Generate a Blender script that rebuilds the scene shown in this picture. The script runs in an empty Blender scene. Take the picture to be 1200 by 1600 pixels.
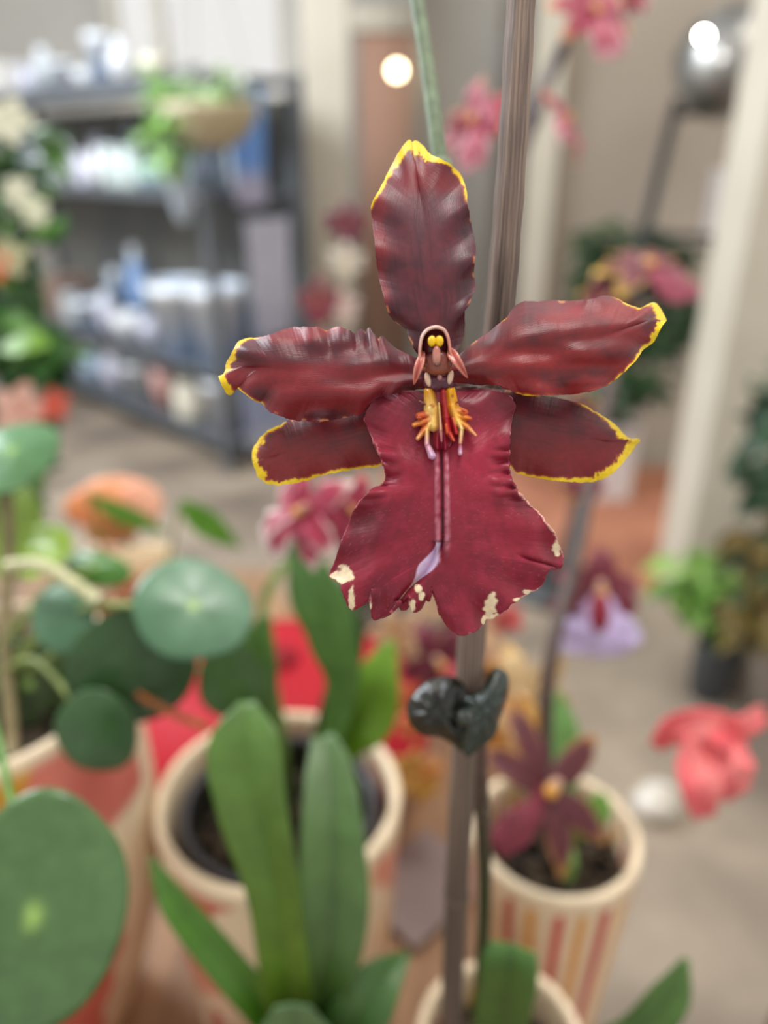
import bpy, bmesh, math, random
from mathutils import Vector, Matrix, noise
random.seed(7)
sin, cos, pi = math.sin, math.cos, math.pi
sc = bpy.context.scene

# ------------------------------------------------------------ camera, world, light
CAM_H = 1.25
PITCH = math.radians(25)
CAM = Vector((0, 0, CAM_H))
FWD = Vector((0, cos(PITCH), -sin(PITCH)))
UP = Vector((0, sin(PITCH), cos(PITCH)))
RT = Vector((1, 0, 0))
FP = 1200.0
FOCUS = 0.14

cd = bpy.data.cameras.new('camera')
cam = bpy.data.objects.new('camera', cd)
sc.collection.objects.link(cam)
cam.location = CAM
cam.rotation_euler = (pi / 2 - PITCH, 0, 0)
cd.sensor_fit = 'VERTICAL'
cd.sensor_height = 36
cd.sensor_width = 27
cd.lens = 27
cd.clip_start = 0.01
cd.clip_end = 60
cd.dof.use_dof = True
cd.dof.focus_distance = FOCUS
cd.dof.aperture_fstop = 5.9
sc.camera = cam

w = bpy.data.worlds.new('world')
sc.world = w
w.use_nodes = True
bg = w.node_tree.nodes['Background']
bg.inputs[0].default_value = (1.0, 0.975, 0.93, 1)
bg.inputs[1].default_value = 0.86

def area(name, loc, target, size, power, col):
    l = bpy.data.lights.new(name, 'AREA')
    l.shape = 'DISK'
    l.size = size
    l.energy = power
    l.color = col
    o = bpy.data.objects.new(name, l)
    sc.collection.objects.link(o)
    o.location = loc
    o.rotation_euler = (Vector(target) - Vector(loc)).to_track_quat('-Z', 'Y').to_euler()
    return o
area('shop_ceiling_light', (0.15, 0.35, 2.4), (0.03, 0.15, 1.2), 0.45, 12, (1.0, 0.95, 0.9))
area('shop_daylight', (-2.2, 2.0, 2.7), (-0.3, 2.6, 0.8), 1.4, 125, (0.88, 0.94, 1.0))
area('shop_rear_light', (1.6, 1.6, 2.8), (0.8, 3.0, 0.8), 1.0, 14, (1.0, 0.93, 0.82))

sc.view_settings.view_transform = 'Standard'
sc.view_settings.look = 'None'
sc.view_settings.exposure = 0.06
sc.view_settings.gamma = 1.0
sc.view_settings.use_curve_mapping = False
sc.cycles.use_denoising = True

# ------------------------------------------------------------ helpers
def P(x, y, d):
    """world point seen at (x, y) of the photograph, at distance d along the view axis"""
    return CAM + FWD * d + RT * ((x - 600) / FP * d) - UP * ((y - 800) / FP * d)

def PZ(x, y, z):
    """world point seen at (x, y) at height z"""
    r = FWD + RT * ((x - 600) / FP) - UP * ((y - 800) / FP)
    t = (z - CAM_H) / r.z
    return CAM + r * t

def lin(c):
    if isinstance(c, str):
        c = [int(c[i:i + 2], 16) / 255 for i in (0, 2, 4)]
    return tuple((v / 12.92 if v <= 0.04045 else ((v + 0.055) / 1.055) ** 2.4) for v in c)

def mixc(a, b, t):
    t = min(1, max(0, t))
    return tuple(a[i] * (1 - t) + b[i] * t for i in range(3))

def sstep(a, b, x):
    t = min(1, max(0, (x - a) / (b - a)))
    return t * t * (3 - 2 * t)

def nz(x, y, z=0.0):
    return noise.noise(Vector((x, y, z)))

WLOC = {}
def empty(name, loc, label=None, cat=None, group=None, parent=None):
    o = bpy.data.objects.new(name, None)
    sc.collection.objects.link(o)
    loc = Vector(loc)
    if parent is not None:
        o.parent = parent
        o.location = loc - WLOC[parent.name]
    else:
        o.location = loc
    o.empty_display_size = 0.02
    WLOC[o.name] = loc
    tag(o, label, cat, group)
    return o

def tag(o, label=None, cat=None, group=None, kind=None):
    if label: o['label'] = label
    if cat: o['category'] = cat
    if group: o['group'] = group
    if kind: o['kind'] = kind
    return o

class MB:
    def __init__(s):
        s.v = []; s.f = []; s.c = []; s.uv = []
    def vert(s, p, c, uv=(0, 0)):
        s.v.append(Vector(p)); s.c.append(c); s.uv.append(uv)
        return len(s.v) - 1
    def grid(s, rows, cols_, closed=False, uvs=None):
        """rows of points with the same length"""
        ids = []
        for i, r in enumerate(rows):
            ids.append([s.vert(p, cols_[i][j] if isinstance(cols_, list) else cols_,
                               uvs[i][j] if uvs else (i / max(1, len(rows) - 1), j / max(1, len(r) - 1)))
                        for j, p in enumerate(r)])
        n = len(ids[0])
        for i in range(len(ids) - 1):
            for j in range(n if closed else n - 1):
                k = (j + 1) % n
                s.f.append((ids[i][j], ids[i][k], ids[i + 1][k], ids[i + 1][j]))
        return ids
    def tube(s, pts, radii, col, seg=10, flat=1.0, facing=None):
        pts = [Vector(p) for p in pts]
        if not isinstance(radii, (list, tuple)): radii = [radii] * len(pts)
        rows = []; cols_ = []
        up = Vector(facing) if facing is not None else -FWD
        for i, p in enumerate(pts):
            t = (pts[min(i + 1, len(pts) - 1)] - pts[max(i - 1, 0)]).normalized()
            a = t.cross(up)
            if a.length < 1e-4: a = t.cross(Vector((1, 0, 0)))
            a.normalize(); b = a.cross(t).normalized()
            r = radii[i]
            rows.append([p + a * (r * cos(2 * pi * k / seg)) + b * (r * flat * sin(2 * pi * k / seg)) for k in range(seg)])
            c = col[i] if isinstance(col, list) else col
            cols_.append([c] * seg)
        ids = s.grid(rows, cols_, closed=True)
        s.f.append(tuple(ids[0])); s.f.append(tuple(reversed(ids[-1])))
    def ell(s, c, rx, ry, rz, col, ax=RT, ay=UP, az=None, n=14, m=10, colf=None):
        c = Vector(c); az = -FWD if az is None else az
        rows = []; cs = []
        for i in range(m + 1):
            th = pi * (i + 0.001) / (m + 0.002)
            row = []; cr = []
            for j in range(n):
                ph = 2 * pi * j / n
                d = (sin(th) * cos(ph), cos(th), sin(th) * sin(ph))
                row.append(c + ax * (rx * d[0]) + ay * (ry * d[1]) + az * (rz * d[2]))
                cr.append(colf(d) if colf else col)
            rows.append(row); cs.append(cr)
        s.grid(rows, cs, closed=True)
    def lathe(s, base, prof, col, seg=48, colf=None, axis=Vector((0, 0, 1)), wob=0.0):
        """prof: list of (r, z)"""
        base = Vector(base)
        ax = axis.normalized()
        a = ax.orthogonal().normalized() if abs(ax.z) < 0.99 else Vector((1, 0, 0))
        b = ax.cross(a)
        rows = []; cs = []
        for (r, z) in prof:
            rows.append([base + ax * z + a * (r * cos(2 * pi * k / seg)) + b * (r * sin(2 * pi * k / seg)) for k in range(seg)])
            cs.append([colf(2 * pi * k / seg, r, z) if colf else col for k in range(seg)])
        return s.grid(rows, cs, closed=True)
    def box(s, c, sx, sy, sz, col, rz=0.0):
        c = Vector(c); R = Matrix.Rotation(rz, 3, 'Z')
        ids = [s.vert(c + R @ Vector((sx * x / 2, sy * y / 2, sz * z / 2)), col) for x in (-1, 1) for y in (-1, 1) for z in (-1, 1)]
        for q in ((0, 1, 3, 2), (4, 6, 7, 5), (0, 4, 5, 1), (2, 3, 7, 6), (0, 2, 6, 4), (1, 5, 7, 3)):
            s.f.append(tuple(ids[k] for k in q))
    def strip(s, pts, widths, col, facing=None, fold=0.15, m=6, sub=24, colf=None, curl=0.0, wavy=0.0, round_tip=False):
        """leaf blade along pts; facing = direction the blade looks"""
        pts = [Vector(p) for p in pts]
        n = sub
        sp = [catmull(pts, i / n) for i in range(n + 1)]
        ws = [catmull1(widths, i / n) for i in range(n + 1)]
        rows = []; cs = []
        fc = Vector(facing) if facing is not None else -FWD
        for i, p in enumerate(sp):
            t = (sp[min(i + 1, n)] - sp[max(i - 1, 0)]).normalized()
            a = t.cross(fc)
            if a.length < 1e-4: a = RT.copy()
            a.normalize(); b = a.cross(t).normalized()
            if b.dot(fc) < 0: b = -b
            row = []; cr = []
            for j in range(-m, m + 1):
                v = j / m
                wv = wavy * sin(i * 1.1 + (3 if j > 0 else 0)) * abs(v) ** 2 * ws[i]
                row.append(p + a * (v * ws[i] / 2) + b * (fold * abs(v) * ws[i] * 0.5 - curl * v * v * ws[i] * 0.5 + wv))
                cr.append(colf(i / n, v) if colf else col)
            rows.append(row); cs.append(cr)
        s.grid(rows, cs)
    def build(s, name, mat, parent=None, base=None, solid=0.0, smooth=True, bevel=0.0, merge=0.0, sub=0):
        off = WLOC[parent.name] if parent is not None else (Vector(base) if base is not None else Vector((0, 0, 0)))
        me = bpy.data.meshes.new(name)
        me.from_pydata([tuple(p - off) for p in s.v], [], s.f)
        at = me.color_attributes.new('Col', 'FLOAT_COLOR', 'POINT')
        flat = []
        for c in s.c: flat.extend((c[0], c[1], c[2], 1.0))
        at.data.foreach_set('color', flat)
        uvl = me.uv_layers.new(name='UVMap')
        lv = [0] * len(me.loops)
        me.loops.foreach_get('vertex_index', lv)
        fl = []
        for i in lv: fl.extend(s.uv[i])
        uvl.data.foreach_set('uv', fl)
        if merge > 0:
            bm = bmesh.new(); bm.from_mesh(me)
            bmesh.ops.remove_doubles(bm, verts=bm.verts, dist=merge)
            bm.to_mesh(me); bm.free()
        if smooth:
            for p_ in me.polygons: p_.use_smooth = True
        me.materials.append(mat)
        o = bpy.data.objects.new(name, me)
        sc.collection.objects.link(o)
        if parent is not None:
            o.parent = parent
            WLOC[o.name] = WLOC[parent.name]
        else:
            o.location = off
            WLOC[o.name] = off
        if bevel > 0:
            m_ = o.modifiers.new('bevel', 'BEVEL'); m_.width = bevel; m_.segments = 2
        if solid > 0:
            m_ = o.modifiers.new('solid', 'SOLIDIFY'); m_.thickness = solid; m_.offset = 0
        if sub:
            m_ = o.modifiers.new('sub', 'SUBSURF'); m_.levels = sub; m_.render_levels = sub
        return o

def catmull(pts, t):
    n = len(pts) - 1
    if n == 1: return pts[0].lerp(pts[1], t)
    x = min(max(t, 0), 1) * n; i = min(int(x), n - 1); u = x - i
    p0 = pts[i - 1] if i > 0 else pts[0] * 2 - pts[1]
    p1, p2 = pts[i], pts[i + 1]
    p3 = pts[i + 2] if i + 2 <= n else pts[n] * 2 - pts[n - 1]
    return 0.5 * ((2 * p1) + (p2 - p0) * u + (2 * p0 - 5 * p1 + 4 * p2 - p3) * u * u + (3 * p1 - p0 - 3 * p2 + p3) * u ** 3)

def catmull1(vals, t):
    return max(0.0, catmull([Vector((v, 0, 0)) for v in vals], t).x)

def curve(pts, n):
    pts = [Vector(p) for p in pts]
    return [catmull(pts, i / (n - 1)) for i in range(n)]

# ------------------------------------------------------------ materials
def mat_base(name):
    m = bpy.data.materials.new(name)
    m.use_nodes = True
    return m, m.node_tree, m.node_tree.nodes['Principled BSDF']

def mat_col(name, rough=0.5, noise_scale=60.0, noise_amt=0.12, bump=0.0, bump_scale=200.0, sheen=0.0, sheen_col=(1, 1, 1),
            spec=0.5, sss=0.0, color=None, metal=0.0, coat=0.0, stretch=None, trans=0.0, sss_r=(1, .3, .2)):
    """procedural material: pigment from the Col attribute (or one colour), mottled by noise, with bump"""
    m, nt, b = mat_base(name)
    N = nt.nodes; L = nt.links
    if color is None:
        a = N.new('ShaderNodeAttribute'); a.attribute_name = 'Col'; src = a.outputs['Color']
    else:
        a = N.new('ShaderNodeRGB'); a.outputs[0].default_value = (*lin(color), 1); src = a.outputs[0]
    tc = N.new('ShaderNodeTexCoord')
    co = tc.outputs['Object']
    if stretch:
        mp = N.new('ShaderNodeMapping'); mp.inputs['Scale'].default_value = stretch
        L.new(tc.outputs['UV'], mp.inputs[0]); co = mp.outputs[0]
    nse = N.new('ShaderNodeTexNoise'); nse.inputs['Scale'].default_value = noise_scale; nse.inputs['Detail'].default_value = 5
    L.new(tc.outputs['Object'], nse.inputs['Vector'])
    mr = N.new('ShaderNodeMapRange'); mr.inputs[1].default_value = 0.3; mr.inputs[2].default_value = 0.7
    mr.inputs[3].default_value = 1 - noise_amt * 2; mr.inputs[4].default_value = 1 + noise_amt
    L.new(nse.outputs[0], mr.inputs[0])
    mx = N.new('ShaderNodeMix'); mx.data_type = 'RGBA'; mx.blend_type = 'MULTIPLY'; mx.inputs[0].default_value = 1
    L.new(src, mx.inputs[6]); L.new(mr.outputs[0], mx.inputs[7])
    L.new(mx.outputs[2], b.inputs['Base Color'])
    b.inputs['Roughness'].default_value = rough
    b.inputs['Specular IOR Level'].default_value = spec
    b.inputs['Metallic'].default_value = metal
    b.inputs['Coat Weight'].default_value = coat
    b.inputs['Coat Roughness'].default_value = 0.15
    if sheen:
        b.inputs['Sheen Weight'].default_value = sheen
        b.inputs['Sheen Roughness'].default_value = 0.35
        b.inputs['Sheen Tint'].default_value = (*sheen_col, 1)
    if sss:
        b.inputs['Subsurface Weight'].default_value = sss
        b.inputs['Subsurface Radius'].default_value = sss_r
        b.inputs['Subsurface Scale'].default_value = 0.002
    if bump:
        n2 = N.new('ShaderNodeTexNoise'); n2.inputs['Scale'].default_value = bump_scale; n2.inputs['Detail'].default_value = 4
        L.new(co, n2.inputs['Vector'])
        bp = N.new('ShaderNodeBump'); bp.inputs['Strength'].default_value = bump; bp.inputs['Distance'].default_value = 0.001
        L.new(n2.outputs[0], bp.inputs['Height']); L.new(bp.outputs[0], b.inputs['Normal'])
    if trans:
        out = [n for n in N if n.type == 'OUTPUT_MATERIAL'][0]
        tr = N.new('ShaderNodeBsdfTranslucent'); L.new(mx.outputs[2], tr.inputs[0])
        ms = N.new('ShaderNodeMixShader'); ms.inputs[0].default_value = trans
        L.new(b.outputs[0], ms.inputs[1]); L.new(tr.outputs[0], ms.inputs[2]); L.new(ms.outputs[0], out.inputs[0])
    return m

def mat_emit(name, col, strength):
    m, nt, b = mat_base(name)
    b.inputs['Emission Color'].default_value = (*col, 1)
    b.inputs['Emission Strength'].default_value = strength
    b.inputs['Base Color'].default_value = (*col, 1)
    return m

M = {}
M['petal'] = mat_col('velvet_petal', rough=0.42, noise_scale=900, noise_amt=0.07, bump=0.16, bump_scale=1.0, stretch=(9, 120, 1),
                     sheen=0.20, sheen_col=(0.9, 0.8, 0.95), spec=0.42)
M['lip'] = mat_col('velvet_lip', rough=0.46, noise_scale=900, noise_amt=0.07, bump=0.12, bump_scale=1.0, stretch=(60, 14, 1),
                   sheen=0.16, sheen_col=(1, 0.75, 0.85), spec=0.4)
M['column'] = mat_col('waxy_column', rough=0.3, noise_scale=1500, noise_amt=0.08, spec=0.5, sss=0.1)
M['flower'] = mat_col('soft_flower', rough=0.5, noise_scale=150, noise_amt=0.12, sheen=0.2, trans=0.12)
M['leaf'] = mat_col('green_leaf', rough=0.38, noise_scale=90, noise_amt=0.1, bump=0.2, bump_scale=1.0, stretch=(3, 40, 1), spec=0.45, trans=0.14)
M['round_leaf'] = mat_col('round_leaf', rough=0.33, noise_scale=120, noise_amt=0.10, bump=0.15, bump_scale=300, spec=0.5, trans=0.10)
M['stem'] = mat_col('plant_stem', rough=0.5, noise_scale=300, noise_amt=0.18, spec=0.4)
M['ceramic'] = mat_col('painted_ceramic', rough=0.45, noise_scale=40, noise_amt=0.05, spec=0.45)
M['gloss_red'] = mat_col('red_glaze', rough=0.65, noise_scale=20, noise_amt=0.04, spec=0.3)
M['black_plastic'] = mat_col('black_plastic', rough=0.28, noise_scale=30, noise_amt=0.08, spec=0.6)
M['bark'] = mat_col('potting_bark', rough=0.9, noise_scale=120, noise_amt=0.3, bump=1.0, bump_scale=200)
M['clip'] = mat_col('clip_plastic', rough=0.10, noise_scale=500, noise_amt=0.25, bump=1.0, bump_scale=330, spec=0.6, coat=0.1)
M['metal_black'] = mat_col('black_metal', rough=0.45, noise_scale=8, noise_amt=0.08, color='303234')
M['shelf_metal'] = mat_col('dark_shelf_metal', rough=0.5, noise_scale=6, noise_amt=0.08, color='575b60')
M['glazed'] = mat_col('glazed_ware', rough=0.22, noise_scale=14, noise_amt=0.08, coat=0.3)
M['cloth'] = mat_col('woven_cloth', rough=0.9, noise_scale=40, noise_amt=0.1, bump=0.3, bump_scale=300)

def mat_bamboo():
    m, nt, b = mat_base('weathered_bamboo')
    N = nt.nodes; L = nt.links
    tc = N.new('ShaderNodeTexCoord')
    mp = N.new('ShaderNodeMapping'); mp.inputs['Scale'].default_value = (5, 26, 1)
    L.new(tc.outputs['UV'], mp.inputs[0])
    n1 = N.new('ShaderNodeTexNoise'); n1.inputs['Scale'].default_value = 1.3; n1.inputs['Detail'].default_value = 8; n1.inputs['Roughness'].default_value = 0.7
    L.new(mp.outputs[0], n1.inputs['Vector'])
    cr = N.new('ShaderNodeValToRGB')
    e = cr.color_ramp.elements
    e[0].position = 0.36; e[0].color = (*lin('3a302c'), 1)
    e[1].position = 0.66; e[1].color = (*lin('b59c88'), 1)
    x = e.new(0.5); x.color = (*lin('7d6a60'), 1)
    L.new(n1.outputs[0], cr.inputs[0])
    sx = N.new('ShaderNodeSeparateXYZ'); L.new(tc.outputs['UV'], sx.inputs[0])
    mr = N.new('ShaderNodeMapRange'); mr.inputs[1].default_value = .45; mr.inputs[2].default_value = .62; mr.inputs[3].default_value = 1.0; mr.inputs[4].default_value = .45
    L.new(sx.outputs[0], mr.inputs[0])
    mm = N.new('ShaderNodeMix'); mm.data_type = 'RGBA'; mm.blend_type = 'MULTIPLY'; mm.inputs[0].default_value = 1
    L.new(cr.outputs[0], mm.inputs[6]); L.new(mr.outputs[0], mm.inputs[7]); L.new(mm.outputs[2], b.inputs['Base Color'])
    bp = N.new('ShaderNodeBump'); bp.inputs['Strength'].default_value = 0.6; bp.inputs['Distance'].default_value = 0.0006
    L.new(n1.outputs[0], bp.inputs['Height']); L.new(bp.outputs[0], b.inputs['Normal'])
    b.inputs['Roughness'].default_value = 0.55
    return m
M['bamboo'] = mat_bamboo()

def mat_two(name, c1, c2, scale, rough=0.8, detail=6, lo=0.35, hi=0.65, stretch=(1, 1, 1), bump=0.2, dist=0.01):
    m, nt, b = mat_base(name)
    N = nt.nodes; L = nt.links
    tc = N.new('ShaderNodeTexCoord')
    mp = N.new('ShaderNodeMapping'); mp.inputs['Scale'].default_value = stretch
    L.new(tc.outputs['Object'], mp.inputs[0])
    n1 = N.new('ShaderNodeTexNoise'); n1.inputs['Scale'].default_value = scale; n1.inputs['Detail'].default_value = detail
    L.new(mp.outputs[0], n1.inputs['Vector'])
    cr = N.new('ShaderNodeValToRGB')
    cr.color_ramp.elements[0].position = lo; cr.color_ramp.elements[0].color = (*lin(c1), 1)
    cr.color_ramp.elements[1].position = hi; cr.color_ramp.elements[1].color = (*lin(c2), 1)
    L.new(n1.outputs[0], cr.inputs[0]); L.new(cr.outputs[0], b.inputs['Base Color'])
    if bump:
        bp = N.new('ShaderNodeBump'); bp.inputs['Strength'].default_value = bump; bp.inputs['Distance'].default_value = dist
        L.new(n1.outputs[0], bp.inputs['Height']); L.new(bp.outputs[0], b.inputs['Normal'])
    b.inputs['Roughness'].default_value = rough
    return m
M['concrete'] = mat_two('concrete_floor', '6d6156', 'a39482', 2.6, rough=0.6)
M['wall_beige'] = mat_two('beige_plaster', '9a8e80', 'a89c8e', 1.2)
M['wall_pale'] = mat_two('pale_plaster', '9b9893', 'b3afa7', 1.0)
M['white_paint'] = mat_two('white_paint', 'c2bbaa', 'cec7b8', 3.0, rough=0.5)
M['wood_door'] = mat_two('brown_door_wood', 'a5806e', 'bd957f', 3.0, stretch=(4, 4, .4), rough=0.5)
M['terracotta'] = mat_two('terracotta_mat', 'a0674d', 'bd7f62', 5.0, rough=0.9)
M['table'] = mat_two('table_wood', '735640', 'a5815f', 9.0, stretch=(6, .7, 1), rough=0.55, bump=0.15, dist=0.002)
M['board'] = mat_two('grey_slate', '7a6c69', '93827d', 12, rough=0.5)

# ------------------------------------------------------------ setting
def struct(name, mb, mat, **k):
    o = mb.build(name, mat, smooth=False, **k)
    o['kind'] = 'structure'
    return o

mb = MB(); mb.box((0, 2.3, -0.05), 9, 7.4, 0.1, (1, 1, 1)); struct('floor', mb, M['concrete'])
# far wall with a wide window opening above and behind the shelf
WX0, WX1, WZ0, WZ1, WY = -1.62, -0.56, 1.50, 2.5, 5.3
mb = MB()
mb.box(((-4.5 + WX0) / 2, WY, 1.4), WX0 + 4.5, 0.12, 2.8, (1, 1, 1))
mb.box(((WX0 + WX1) / 2, WY, WZ0 / 2), WX1 - WX0, 0.12, WZ0, (1, 1, 1))
mb.box(((WX0 + WX1) / 2, WY, (WZ1 + 2.8) / 2), WX1 - WX0, 0.12, 2.8 - WZ1, (1, 1, 1))
mb.box(((WX1 + 1.4) / 2, WY, 1.4), 1.4 - WX1, 0.12, 2.8, (1, 1, 1))
struct('wall_back', mb, M['wall_pale'])
win = MB()
for x in (WX0 + 0.03, -1.32, WX1 - 0.03):
    win.box((x, WY, (WZ0 + WZ1) / 2), 0.06, 0.09, WZ1 - WZ0, (1, 1, 1))
for z in (WZ0 + 0.03, WZ1 - 0.03):
    win.box(((WX0 + WX1) / 2, WY, z), WX1 - WX0 - 0.121, 0.09, 0.06, (1, 1, 1))
wo = struct('window_1', win, M['white_paint'])
gm, nt, b = mat_base('clear_glass')
b.inputs['Transmission Weight'].default_value = 1.0; b.inputs['Roughness'].default_value = 0.0; b.inputs['IOR'].default_value = 1.05
b.inputs['Base Color'].default_value = (0.97, 0.98, 1, 1)
M['glass'] = gm
for k, (a, c) in enumerate(((-1.56, -1.35), (-1.29, -0.62))):
    mb = MB(); mb.box(((a + c) / 2, WY, (WZ0 + WZ1) / 2), c - a, 0.008, WZ1 - WZ0 - 0.12, (1, 1, 1)); mb.build('pane', M['glass'], parent=wo, smooth=False)
# beige partition with a white strip painting its corner highlight, on the right
mb = MB(); mb.box((2.08, 3.3, 1.4), 2.98, 0.14, 2.8, (1, 1, 1)); struct('wall_right', mb, M['wall_beige'])
mb = MB(); mb.box((0.60, 3.21, 1.4), 0.10, 0.05, 2.8, (1, 1, 1)); struct('highlight_strip', mb, M['white_paint'])
# white square pillar
pil = MB(); pil.box((0.99, 2.10, 1.4), 0.20, 0.20, 2.8, (1, 1, 1)); struct('wall_pillar', pil, M['white_paint'], bevel=0.006)
# white door jamb and brown door beyond
mb = MB(); mb.box((-0.245, 3.75, 1.4), 0.20, 0.16, 2.8, (1, 1, 1)); struct('trim_2', mb, M['white_paint'], bevel=0.005)
mb = MB(); mb.box((-0.385, 3.80, 1.4), 0.06, 0.16, 2.8, (1, 1, 1)); struct('trim_3', mb, M['wall_pale'])
mb = MB(); mb.box((0.20, 4.5, 0.9), 0.66, 0.045, 1.8, (1, 1, 1)); dr = struct('door_1', mb, M['wood_door'])
mb = MB(); mb.box((0.20, 4.473, 1.35), 0.46, 0.012, 0.66, (1, 1, 1)); mb.build('door_panel', M['wood_door'], parent=dr, smooth=False, bevel=0.004)
mb = MB(); mb.box((0.20, 4.473, 0.52), 0.46, 0.012, 0.70, (1, 1, 1)); mb.build('door_panel', M['wood_door'], parent=dr, smooth=False, bevel=0.004)
mb = MB(); mb.box((0.20, 4.5, 1.86), 0.80, 0.10, 0.115, (1, 1, 1)); struct('trim_4', mb, M['white_paint'])
mb = MB(); mb.box((0.335, 4.2, 1.4), 0.39, 0.12, 2.8, (1, 1, 1)); struct('trim_6', mb, M['wall_pale'])
# terracotta mat lying on the floor
mb = MB(); mb.box((0.62, 2.60, 0.006), 1.25, 1.04, 0.012, (1, 1, 1))
tag(mb.build('floor_mat', M['terracotta'], smooth=False, bevel=0.004), 'flat terracotta orange mat on the grey floor left of the white pillar', 'mat')

# ------------------------------------------------------------ display table
TZ = CAM_H - 0.52
tb = empty('display_table', (-0.3, 0.45, 0), 'tan wooden display table carrying the painted pots and the orchids', 'table')
mb = MB(); mb.box((-0.405, 0.46, TZ - 0.0155), 1.09, 0.94, 0.029, (1, 1, 1)); mb.build('tabletop', M['table'], tb, smooth=False, bevel=0.003)
for x in (-0.90, 0.09):
    for y in (0.04, 0.88):
        mb = MB(); mb.box((x, y, (TZ - 0.032) / 2), 0.05, 0.05, TZ - 0.032, (1, 1, 1)); mb.build('leg', M['table'], tb, smooth=False, bevel=0.003)
mb = MB(); c = PZ(650, 1385, TZ + 0.005); mb.box((c.x + 0.004, c.y, TZ + 0.0055), 0.085, 0.07, 0.009, (1, 1, 1), rz=0.75)
tag(mb.build('slate_tile', M['board'], smooth=False, bevel=0.002), 'purplish grey slate tile lying on the table right of the centre pot', 'tile')

# ------------------------------------------------------------ the orchid in focus
D = FOCUS
U1 = D / FP
def F(x, y, z=0.0):
    return P(x, y, D - z)

def resample(pts, n):
    """pts: (x, y, w) polyline -> n points, by Catmull through the points"""
    ps = [Vector(p) for p in pts]
    dense = [catmull(ps, i / (len(ps) * 16)) for i in range(len(ps) * 16 + 1)]
    L_ = [0.0]
    for i in range(1, len(dense)):
        L_.append(L_[-1] + math.hypot(dense[i].x - dense[i - 1].x, dense[i].y - dense[i - 1].y))
    out = []; j = 0
    for k in range(n):
        s = L_[-1] * k / (n - 1)
        while j < len(L_) - 2 and L_[j + 1] < s: j += 1
        u = (s - L_[j]) / max(1e-9, L_[j + 1] - L_[j])
        q = dense[j].lerp(dense[j + 1], min(1, max(0, u)))
        out.append((q.x, q.y, max(0, q.z), s))
    return out

def outline_mesh(left, right, spine, depth, pigment, n=200, m=28, power=1.7, rag=0.8, seed=0.0, ease=1.0):
    """left/right: outline from base to tip on the two sides, (x, y, margin). spine: base to near tip (x, y)"""
    mb = MB()
    Ls = resample(left, n); Rs = resample(right, n)
    sp = [Vector((p[0], p[1], 0)) for p in spine]
    sides = []
    for sd, S in ((-1, Ls), (1, Rs)):
        rows = []; cs = []; uvs = []
        for i in range(n):
            g = i / (n - 1)
            bx, by, bw, s = S[i]
            o = rag * (nz(s * 0.11, seed, sd * 3.0) * 1.3 + nz(s * 0.4, seed + 5, sd) * 1.0) * sstep(0, 0.06, g) * (1 if i < n - 1 else 0)
            q = catmull(sp, g ** ease)
            dv = Vector((bx - q.x, by - q.y, 0)); ln = max(1e-6, dv.length)
            bx += dv.x / ln * o; by += dv.y / ln * o
            row = []; cr = []; ur = []
            for j in range(m + 1):
                t = 1 - (1 - j / m) ** power
                x = q.x + (bx - q.x) * t; y = q.y + (by - q.y) * t
                de = ln * (1 - t)
                z = depth(x, y, g, sd, t, s)
                row.append(F(x, y, z)); cr.append(pigment(x, y, g, sd, t, de, bw)); ur.append((g, 0.5 + 0.5 * sd * t))
            rows.append(row); cs.append(cr); uvs.append(ur)
        if sd > 0: rows.reverse(); cs.reverse(); uvs.reverse()
        mb.grid(rows, cs, uvs=uvs)
    return mb

MAROON = lin('6f2026'); DEEP = lin('551a22'); RED = lin('8a2026'); PLUM = lin('5f2f38'); YEL = lin('f7d21f'); ORG = lin('cf6a2a')
CRIM = lin('8c122e'); CRIMD = lin('700f24'); CREAM = lin('efd9b4'); LILAC = lin('d9bfe0'); PINKR = lin('c8627a')

def petal_pig(c0, c1, c2, seed, redx=None):
    def f(x, y, g, sd, t, de, bw):
        n1 = nz(x * 0.012, y * 0.012, seed); n2 = nz(x * 0.045, y * 0.045, seed + 3)
        c = mixc(c0, c1, 0.5 + 1.2 * n1)
        c = mixc(c, c2, 0.8 * sstep(-0.1, 0.5, 0.6 * n2 + 0.25 * t))
        # fine streaks that run along the petal
        st = nz(g * 5 + seed, (0.5 + 0.5 * sd * t) * 46, seed * 2)
        c = mixc(c, tuple(v * 0.72 for v in c), sstep(0.0, 0.5, st))
        if redx: c = mixc(c, redx(x, y)[0], redx(x, y)[1])
        # margin
        wv = bw * .82 * (1 + (0.9 if bw < 12 else 0.35) * nz(x * 0.07, y * 0.07, seed + 9) + 0.4 * nz(x * 0.25, y * 0.25, 1)) - 0.8
        if bw > 0.3:
            k = sstep(wv + 1.4, wv - 0.6, de) * sstep(0.0, 1.2, wv)
            c = mixc(c, ORG, sstep(wv + 4.0, wv, de) * 0.7 * sstep(-0.5, 1.0, wv))
            c = mixc(c, YEL, k)
        else:
            sp_ = sstep(0.18, 0.4, nz(x * 0.06, y * 0.06, seed + 20)) * sstep(5, 1, de)
            c = mixc(c, lin('d98a5a'), sp_ * 0.8)
        return c
    return f

orch = empty('orchid_plant', P(782, 1640, .369) + Vector((0, 0, -0.01)),
             'maroon orchid in sharp focus with yellow-tipped petals on a tall spike in the frontmost pot', 'orchid')
fl = empty('flower', F(685, 600, -0.004), parent=orch)
fl['label'] = 'large sharp maroon bloom with yellow edged tips and broad crimson lip'

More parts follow.
